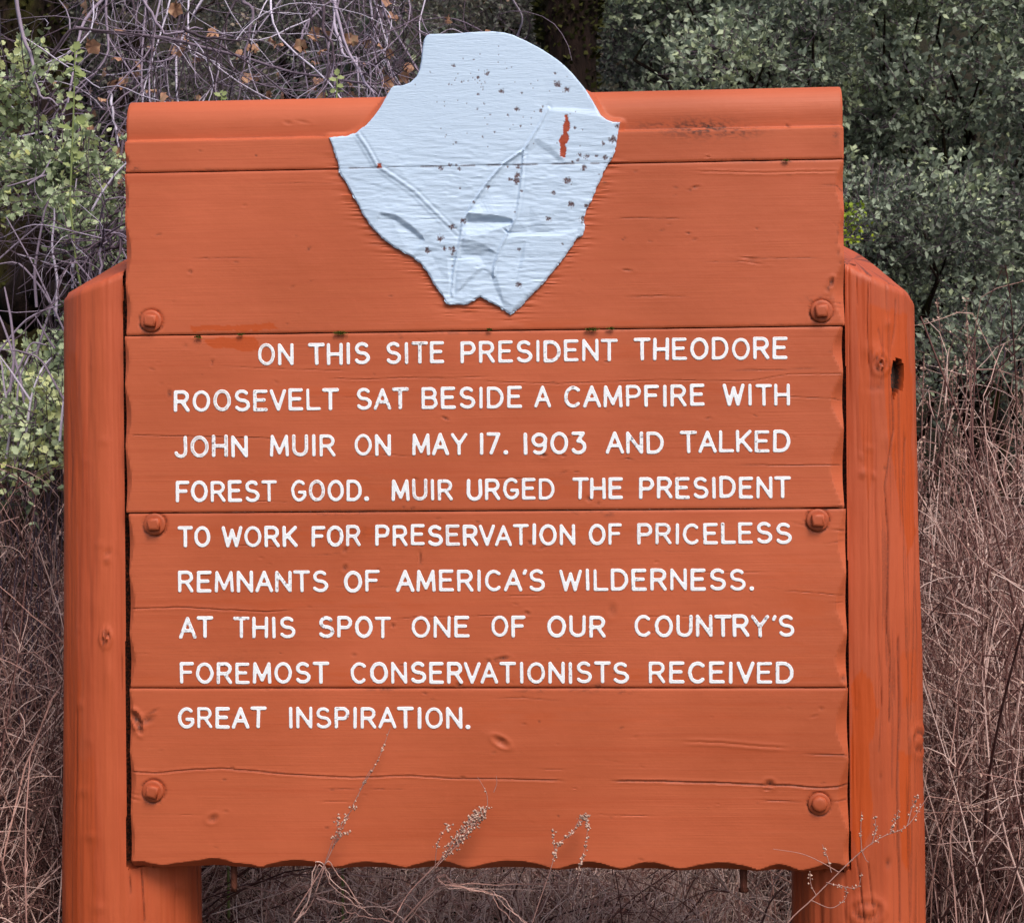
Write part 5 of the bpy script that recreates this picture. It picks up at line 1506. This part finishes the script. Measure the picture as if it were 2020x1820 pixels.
def brush(label, xr, yr, n1, n2, hgt, seed, tone=(.45, .22), lean=(.0, .0), curl=.07, seeds=0, rad=(.0010, .0022)):
    rr_ = np.random.default_rng(seed)
    x = rr_.uniform(*xr, n1); y = rr_.uniform(*yr, n1)
    st = np.stack([x, y, terrain(x, y) - .02], -1)
    d = rr_.normal(size=(n1, 3)) * .28; d[:, 2] = 1; d[:, 0] += lean[0]; d[:, 1] += lean[1]
    h = hgt(x, y) * rr_.uniform(.55, 1.08, n1)
    P1 = paths(st, d, h, 8, curl * 1.15, -.005, rr_)
    P1 = P1[clear(P1)]; n1 = len(P1)
    t1 = np.where(rr_.random(n1) < .5, rr_.normal(tone[0] - .34, .10, n1), rr_.normal(tone[0] + .20, .13, n1)).clip(0, 1)
    V1, F1 = tubes(P1, np.linspace(1, .35, 8)[None] * rr_.uniform(rad[0] * 1.2, rad[1] * 1.4, n1)[:, None], 3)
    si = rr_.integers(0, n1, n2); pi = np.clip((rr_.random(n2) ** .75 * 7.5).astype(int), 1, 7)
    s2 = P1[si, pi]; d2 = P1[si, pi] - P1[si, pi - 1]; d2 /= np.linalg.norm(d2, axis=1, keepdims=True) + 1e-9
    L2 = rr_.uniform(.05, .26, n2)
    P2 = paths(s2, d2 + .75 * unit(n2, rr_), L2, 5, .30, -.06, rr_)
    P2 = P2[clear(P2)]; n2 = len(P2)
    V2, F2 = tubes(P2, np.linspace(1, .45, 5)[None] * rr_.uniform(*rad, n2)[:, None] * .78, 3)
    t2 = np.where(rr_.random(n2) < .42, rr_.normal(tone[0] - .28, .10, n2), rr_.normal(tone[0] + .26, .13, n2)).clip(0, 1)
    n0 = n1 // 26
    x = rr_.uniform(*xr, n0); y = rr_.uniform(*yr, n0)
    d0 = rr_.normal(size=(n0, 3)) * .35; d0[:, 2] = .9; d0[:, 0] += .25
    P0 = paths(np.stack([x, y, terrain(x, y) - .02], -1), d0, hgt(x, y) * rr_.uniform(.8, 1.25, n0), 16, .06, -.022, rr_)
    P0 = P0[clear(P0)]; n0 = len(P0)
    V0, F0 = tubes(P0, np.linspace(1, .4, 16)[None] * rr_.uniform(.0024, .0052, n0)[:, None], 4)
    V, F = merge([(V1, F1), (V2, F2), (V0, F0)])
    root_at = {"tone": np.concatenate([np.repeat(t1, 24), np.repeat(t2, 15), np.repeat(rr_.uniform(0, .3, n0), 64)])}
    o = part("dry_brush", V, F, M['dry'], None, root_at)
    tag(o, label, "dry brush", kind="stuff")
    if seeds:
        k = rr_.integers(0, n2, seeds); j = rr_.integers(1, 5, seeds)
        p = P2[k, j] + rr_.normal(size=(seeds, 3)) * .003
        V, F = leaves(LEAF_SIMPLE, p, unit(seeds, rr_), unit(seeds, rr_), rr_.uniform(.005, .011, seeds))
        o2 = part("seed_husk", V, F, M['seed'], None, {"tone": np.repeat(rr_.random(seeds), 5)}, shade=False)
        o2.parent = o
        o2['kind'] = 'stuff'
    return o


brush("tangled dry brown brush left of the left post", (-1.75, -.98), (.0, 2.1), 2100, 17500, lambda x, y: 1.27 + .16 * y + 0 * x, 401, tone=(.50, .32), seeds=9000, curl=.20, rad=(.0011, .0028))
brush("pale dry brush with seed heads right of the right post", (.80, 2.05), (.10, 2.6), 2400, 19000, lambda x, y: 1.30 + .20 * y + .12 * (x - .8), 402, tone=(.56, .34), lean=(.18, 0), seeds=22000, curl=.17, rad=(.0011, .0028))
brush("dry brown brush and stems seen under the board between the posts", (-.90, .80), (.50, 2.9), 2200, 10000, lambda x, y: .30 + .06 * y + 0 * x, 403, tone=(.86, .42), lean=(.1, 0), curl=.20, seeds=5000, rad=(.0013, .0032))

# tall dry spires right of the post
rr_ = np.random.default_rng(405)
for i, (u, v0, v1) in enumerate([(1845, 900, 590), (1918, 900, 585), (1935, 960, 680), (1828, 900, 700), (1870, 950, 720), (1990, 960, 740), (2010, 950, 720), (1960, 980, 790), (1900, 960, 700)]):
    Y = rr_.uniform(1.5, 2.6)
    top = cast(u, v1, Y); bot = top.copy(); bot[0] += rr_.normal() * .05; bot[2] = terrain(bot[0], bot[1])
    root = empty("dry_spire", tuple(bot), "dry flower spire right of the right post, " + ["nearest the post top", "tallest of all", "second tallest, beside the tallest", "hugging the post edge below its top", "short one in the gap beside the post", "near the right picture edge", "at the very right picture edge", "low one in the brush right of centre", "thin one crossing the dark gap"][i], "dry plant", "dry flower spires right of the post")
    t = np.linspace(0, 1, 20)[:, None]
    C = bot + (top - bot) * t; C[:, 0] += .03 * np.sin(t[:, 0] * 3 + i)
    V, F = tubes(C[None], np.linspace(.0032, .0012, 20)[None], 4)
    part("stem", V, F, M['dry'], root, {"tone": np.full(len(V), .45)})
    m = 110; tt = rr_.uniform(.66, 1.0, m)
    p = bot + (top - bot) * tt[:, None]; p[:, 0] += .03 * np.sin(tt * 3 + i)
    p += rr_.normal(size=(m, 3)) * .016 * (1.15 - tt[:, None]) * 2.2
    D = unit(m, rr_); D[:, 2] += .8
    V, F = leaves(LEAF_SIMPLE, p, D, unit(m, rr_), rr_.uniform(.007, .015, m))
    o = part("seed_head", V, F, M['seed'], root, {"tone": np.repeat(rr_.random(m) * .8, 5)}, shade=False); o['kind'] = 'stuff'

# long dark stems leaning through the brush
rr_ = np.random.default_rng(406)
for a, b, Y, r, lab in [((1830, 1620), (2020, 1200), .55, .0034, "long dark stem leaning right, lower right of the right post"), ((1815, 1560), (1990, 1270), .7, .0028, "thin dark stem leaning right beside the right post"),
                        ((1880, 1820), (2030, 1380), .5, .0030, "dark stem crossing the lower right corner"), ((400, 1812), (520, 1728), .45, .0042, "dark stem slanting up under the board by the left post"),
                        ((1840, 1130), (2020, 1050), .9, .0022, "thin dark stem lying across the brush at the right")]:
    p = cast(*a, Y); q = cast(*b, Y)
    ext = p + (p - q) * 1.2
    if ext[2] < .02: ext = p + (p - q) * max(0, (p[2] - .02) / max(q[2] - p[2], .05))
    t = np.linspace(0, 1, 14)[:, None]
    C = ext + (q - ext) * t; C += rr_.normal(size=C.shape) * .003
    V, F = tubes(C[None], np.linspace(r, r * .6, 14)[None], 6)
    tag(part("dry_stalk", V, F, M['dry'], None, {"tone": np.full(len(V), .08)}), lab, "stem", "long dark stems in the brush")

# ---------------------------------------------------------------- stalks in front of the board


def smooth_path(pts, n):
    P = np.array([cast(*p) for p in pts]); t = np.linspace(0, len(P) - 1, n)
    i = np.clip(t.astype(int), 0, len(P) - 2); f = (t - i)[:, None]
    Pm = np.concatenate([[2 * P[0] - P[1]], P, [2 * P[-1] - P[-2]]])
    p0, p1, p2, p3 = Pm[i], Pm[i + 1], Pm[i + 2], Pm[i + 3]
    return .5 * ((2 * p1) + (-p0 + p2) * f + (2 * p0 - 5 * p1 + 4 * p2 - p3) * f ** 2 + (-p0 + 3 * p1 - 3 * p2 + p3) * f ** 3)


def seed_stalk(label, stems, seedspec, seed, tone=.52, r=.0013, budsize=(.003, .0075)):
    rr_ = np.random.default_rng(seed)
    L = [smooth_path(s, 24) for s in stems]
    b = L[0][0].copy(); b[2] = 0
    root = empty("seed_stalk", tuple(b), label, "dry plant", "dry seed stalks in front of the board")
    L[0] = np.concatenate([[b], L[0][1:]])
    V, F = tubes(np.array(L), np.stack([np.linspace(1, .45, 24) * r * (1.0 if i == 0 else .7) for i in range(len(L))]), 5)
    part("stem", V, F, M['dry'], root, {"tone": np.full(len(V), tone)})
    its = []; tn = []
    icos = np.array([[0, 0, 1], [.9, 0, .2], [0, .9, .2], [-.9, 0, .2], [0, -.9, .2], [0, 0, -1]])
    icf = np.array([[0, 1, 2], [0, 2, 3], [0, 3, 4], [0, 4, 1], [5, 2, 1], [5, 3, 2], [5, 4, 3], [5, 1, 4]])
    for (si, t0, t1, n, spread) in seedspec:
        for _ in range(n):
            t = rr_.uniform(t0, t1) * 23; i = min(int(t), 22)
            p = L[si][i] * (1 - t + i) + L[si][i + 1] * (t - i) + rr_.normal(size=3) * spread * np.array([1, .5, 1])
            s = rr_.uniform(*budsize) * .5
            its.append((p + icos * s * (1 + .25 * rr_.normal(size=(6, 1))), [icf])); tn.append(np.full(6, rr_.random()))
    V, F = merge(its)
    o = part("seed_head", V, F, M['seed'], root, {"tone": np.concatenate(tn)}); o['kind'] = 'stuff'
    return root


seed_stalk("thin dry stalk reaching up to the last line of lettering", [[(560, 1830, -.05), (600, 1770, -.05), (640, 1705, -.045), (672, 1640, -.04), (710, 1560, -.035), (745, 1500, -.03), (770, 1435, -.025)],
                                                   [(640, 1705, -.045), (652, 1670, -.05), (665, 1635, -.05), (668, 1612, -.05)], [(655, 1672, -.045), (668, 1640, -.06), (682, 1612, -.06), (702, 1588, -.06)],
                                                   [(660, 1665, -.045), (675, 1648, -.05), (690, 1640, -.05)], [(710, 1560, -.035), (724, 1530, -.04), (733, 1515, -.04)]],
           [(1, .3, 1, 16, .003), (2, .3, 1, 30, .004), (3, .6, 1, 9, .004), (0, .62, .98, 18, .001), (0, .4, .5, 5, .002)], 501)
cl = [[(760, 1850, -.06), (800, 1770, -.06), (850, 1715, -.06), (900, 1665, -.055), (940, 1625, -.05), (962, 1590, -.05)]]
for k in range(9):
    a = random.Random(k).uniform(-10, 12); cl.append([(858 + k * 5, 1712 - k * 6, -.06), (885 + k * 5 + a, 1675 - k * 6, -.065), (915 + k * 4 + a, 1638 - k * 4, -.06), (932 + k * 3 + a * .6, 1608 - k * 2, -.06)])
cl += [[(858, 1712, -.06), (862, 1670, -.07), (874, 1640, -.07), (892, 1625, -.07)], [(962, 1590, -.05), (960, 1565, -.05), (950, 1545, -.05), (942, 1532, -.05)], [(974, 1562, -.05), (980, 1545, -.05), (979, 1530, -.05)]]
seed_stalk("bushy clump of dry seed heads at the middle of the bottom plank", cl, [(i, .15, 1, 26, .004) for i in range(1, 10)] + [(10, .3, 1, 26, .003), (11, .1, .5, 3, .001), (0, .6, 1, 24, .004)], 502, r=.0012)
seed_stalk("hooked dry seed spray with two drooping tips right of the middle", [[(1040, 1850, -.05), (1070, 1760, -.05), (1088, 1708, -.05), (1100, 1670, -.045), (1128, 1640, -.045), (1150, 1618, -.045), (1160, 1605, -.045)],
                                                        [(1135, 1630, -.045), (1148, 1610, -.045), (1158, 1620, -.045), (1158, 1645, -.045), (1150, 1690, -.045), (1142, 1712, -.045), (1140, 1770, -.045)],
                                                        [(1095, 1690, -.045), (1092, 1660, -.05), (1088, 1645, -.05)]],
           [(0, .35, 1, 75, .0022), (1, .1, .85, 60, .0022), (2, .3, 1, 14, .003)], 503, r=.0010)
seed_stalk("long branching dry sprig crossing the lower right corner of the board and right post", [[(1500, 1900, -.08), (1555, 1818, -.08), (1600, 1775, -.08), (1660, 1715, -.08), (1700, 1678, -.08), (1740, 1650, -.08), (1790, 1628, -.07), (1830, 1570, -.05)],
                                                        [(1655, 1720, -.08), (1620, 1700, -.08), (1580, 1683, -.08), (1525, 1674, -.08)], [(1630, 1740, -.08), (1650, 1745, -.09), (1690, 1750, -.09), (1700, 1720, -.09)],
                                                        [(1640, 1720, -.08), (1632, 1690, -.08), (1622, 1665, -.08)], [(1610, 1765, -.08), (1600, 1745, -.08), (1597, 1718, -.08)], [(1700, 1678, -.08), (1698, 1640, -.08), (1700, 1600, -.08)],
                                                        [(1720, 1665, -.08), (1727, 1635, -.08), (1726, 1610, -.08)], [(1755, 1645, -.08), (1765, 1622, -.08), (1772, 1600, -.08)], [(1700, 1678, -.08), (1708, 1695, -.08), (1714, 1700, -.08)],
                                                        [(1790, 1628, -.07), (1800, 1590, -.06), (1812, 1570, -.06)], [(1600, 1775, -.08), (1640, 1790, -.09), (1668, 1770, -.09), (1668, 1750, -.09)], [(1830, 1570, -.05), (1880, 1578, -.02), (1960, 1600, .05)]],
           [(0, .5, .98, 26, .004), (2, .3, 1, 14, .003), (3, .3, 1, 12, .002), (4, .3, 1, 8, .002), (5, .3, 1, 10, .002), (6, .2, 1, 14, .003), (7, .2, 1, 16, .003), (9, .3, 1, 16, .004), (10, .4, 1, 10, .003), (11, .3, 1, 26, .003)], 504, tone=.54, r=.0015, budsize=(.003, .006))

# pale twisted dead vines under the board
rr_ = np.random.default_rng(407)
L = []
for s in ([(575, 1830, .0), (610, 1790, 0), (636, 1712, -.02), (662, 1742, 0), (700, 1778, .02), (730, 1800, .05)],
          [(800, 1820, .1), (860, 1760, .06), (885, 1745, .04), (930, 1750, .04), (975, 1760, .05), (1000, 1790, .05), (1040, 1820, .05)],
          [(885, 1745, .04), (878, 1728, .04), (860, 1730, .04), (885, 1742, .04), (960, 1735, .06), (1130, 1737, .1)],
          [(620, 1762, .1), (660, 1772, .1), (690, 1782, .1), (760, 1790, .1), (790, 1815, .1)], [(640, 1830, .15), (700, 1790, .15), (690, 1760, .15)],
          [(760, 1790, .12), (800, 1770, .12), (840, 1800, .12), (850, 1830, .12)], [(560, 1760, .2), (600, 1750, .2), (640, 1800, .2), (650, 1830, .2)]):
    C = smooth_path(s, 30)
    for k in range(3):
        L.append(C + rr_.normal(size=3) * .004 + np.cumsum(rr_.normal(size=C.shape) * .0022, 0))
V, F = tubes(np.array(L), np.repeat(np.linspace(.0017, .0007, 30)[None], len(L), 0), 5)
root = tag(part("dead_vine", V, F, M['dry'], None, {"tone": np.repeat(rr_.uniform(.5, .85, len(L)), 150)}), "pale twisted dead vine tangled below the middle of the board", "vine")
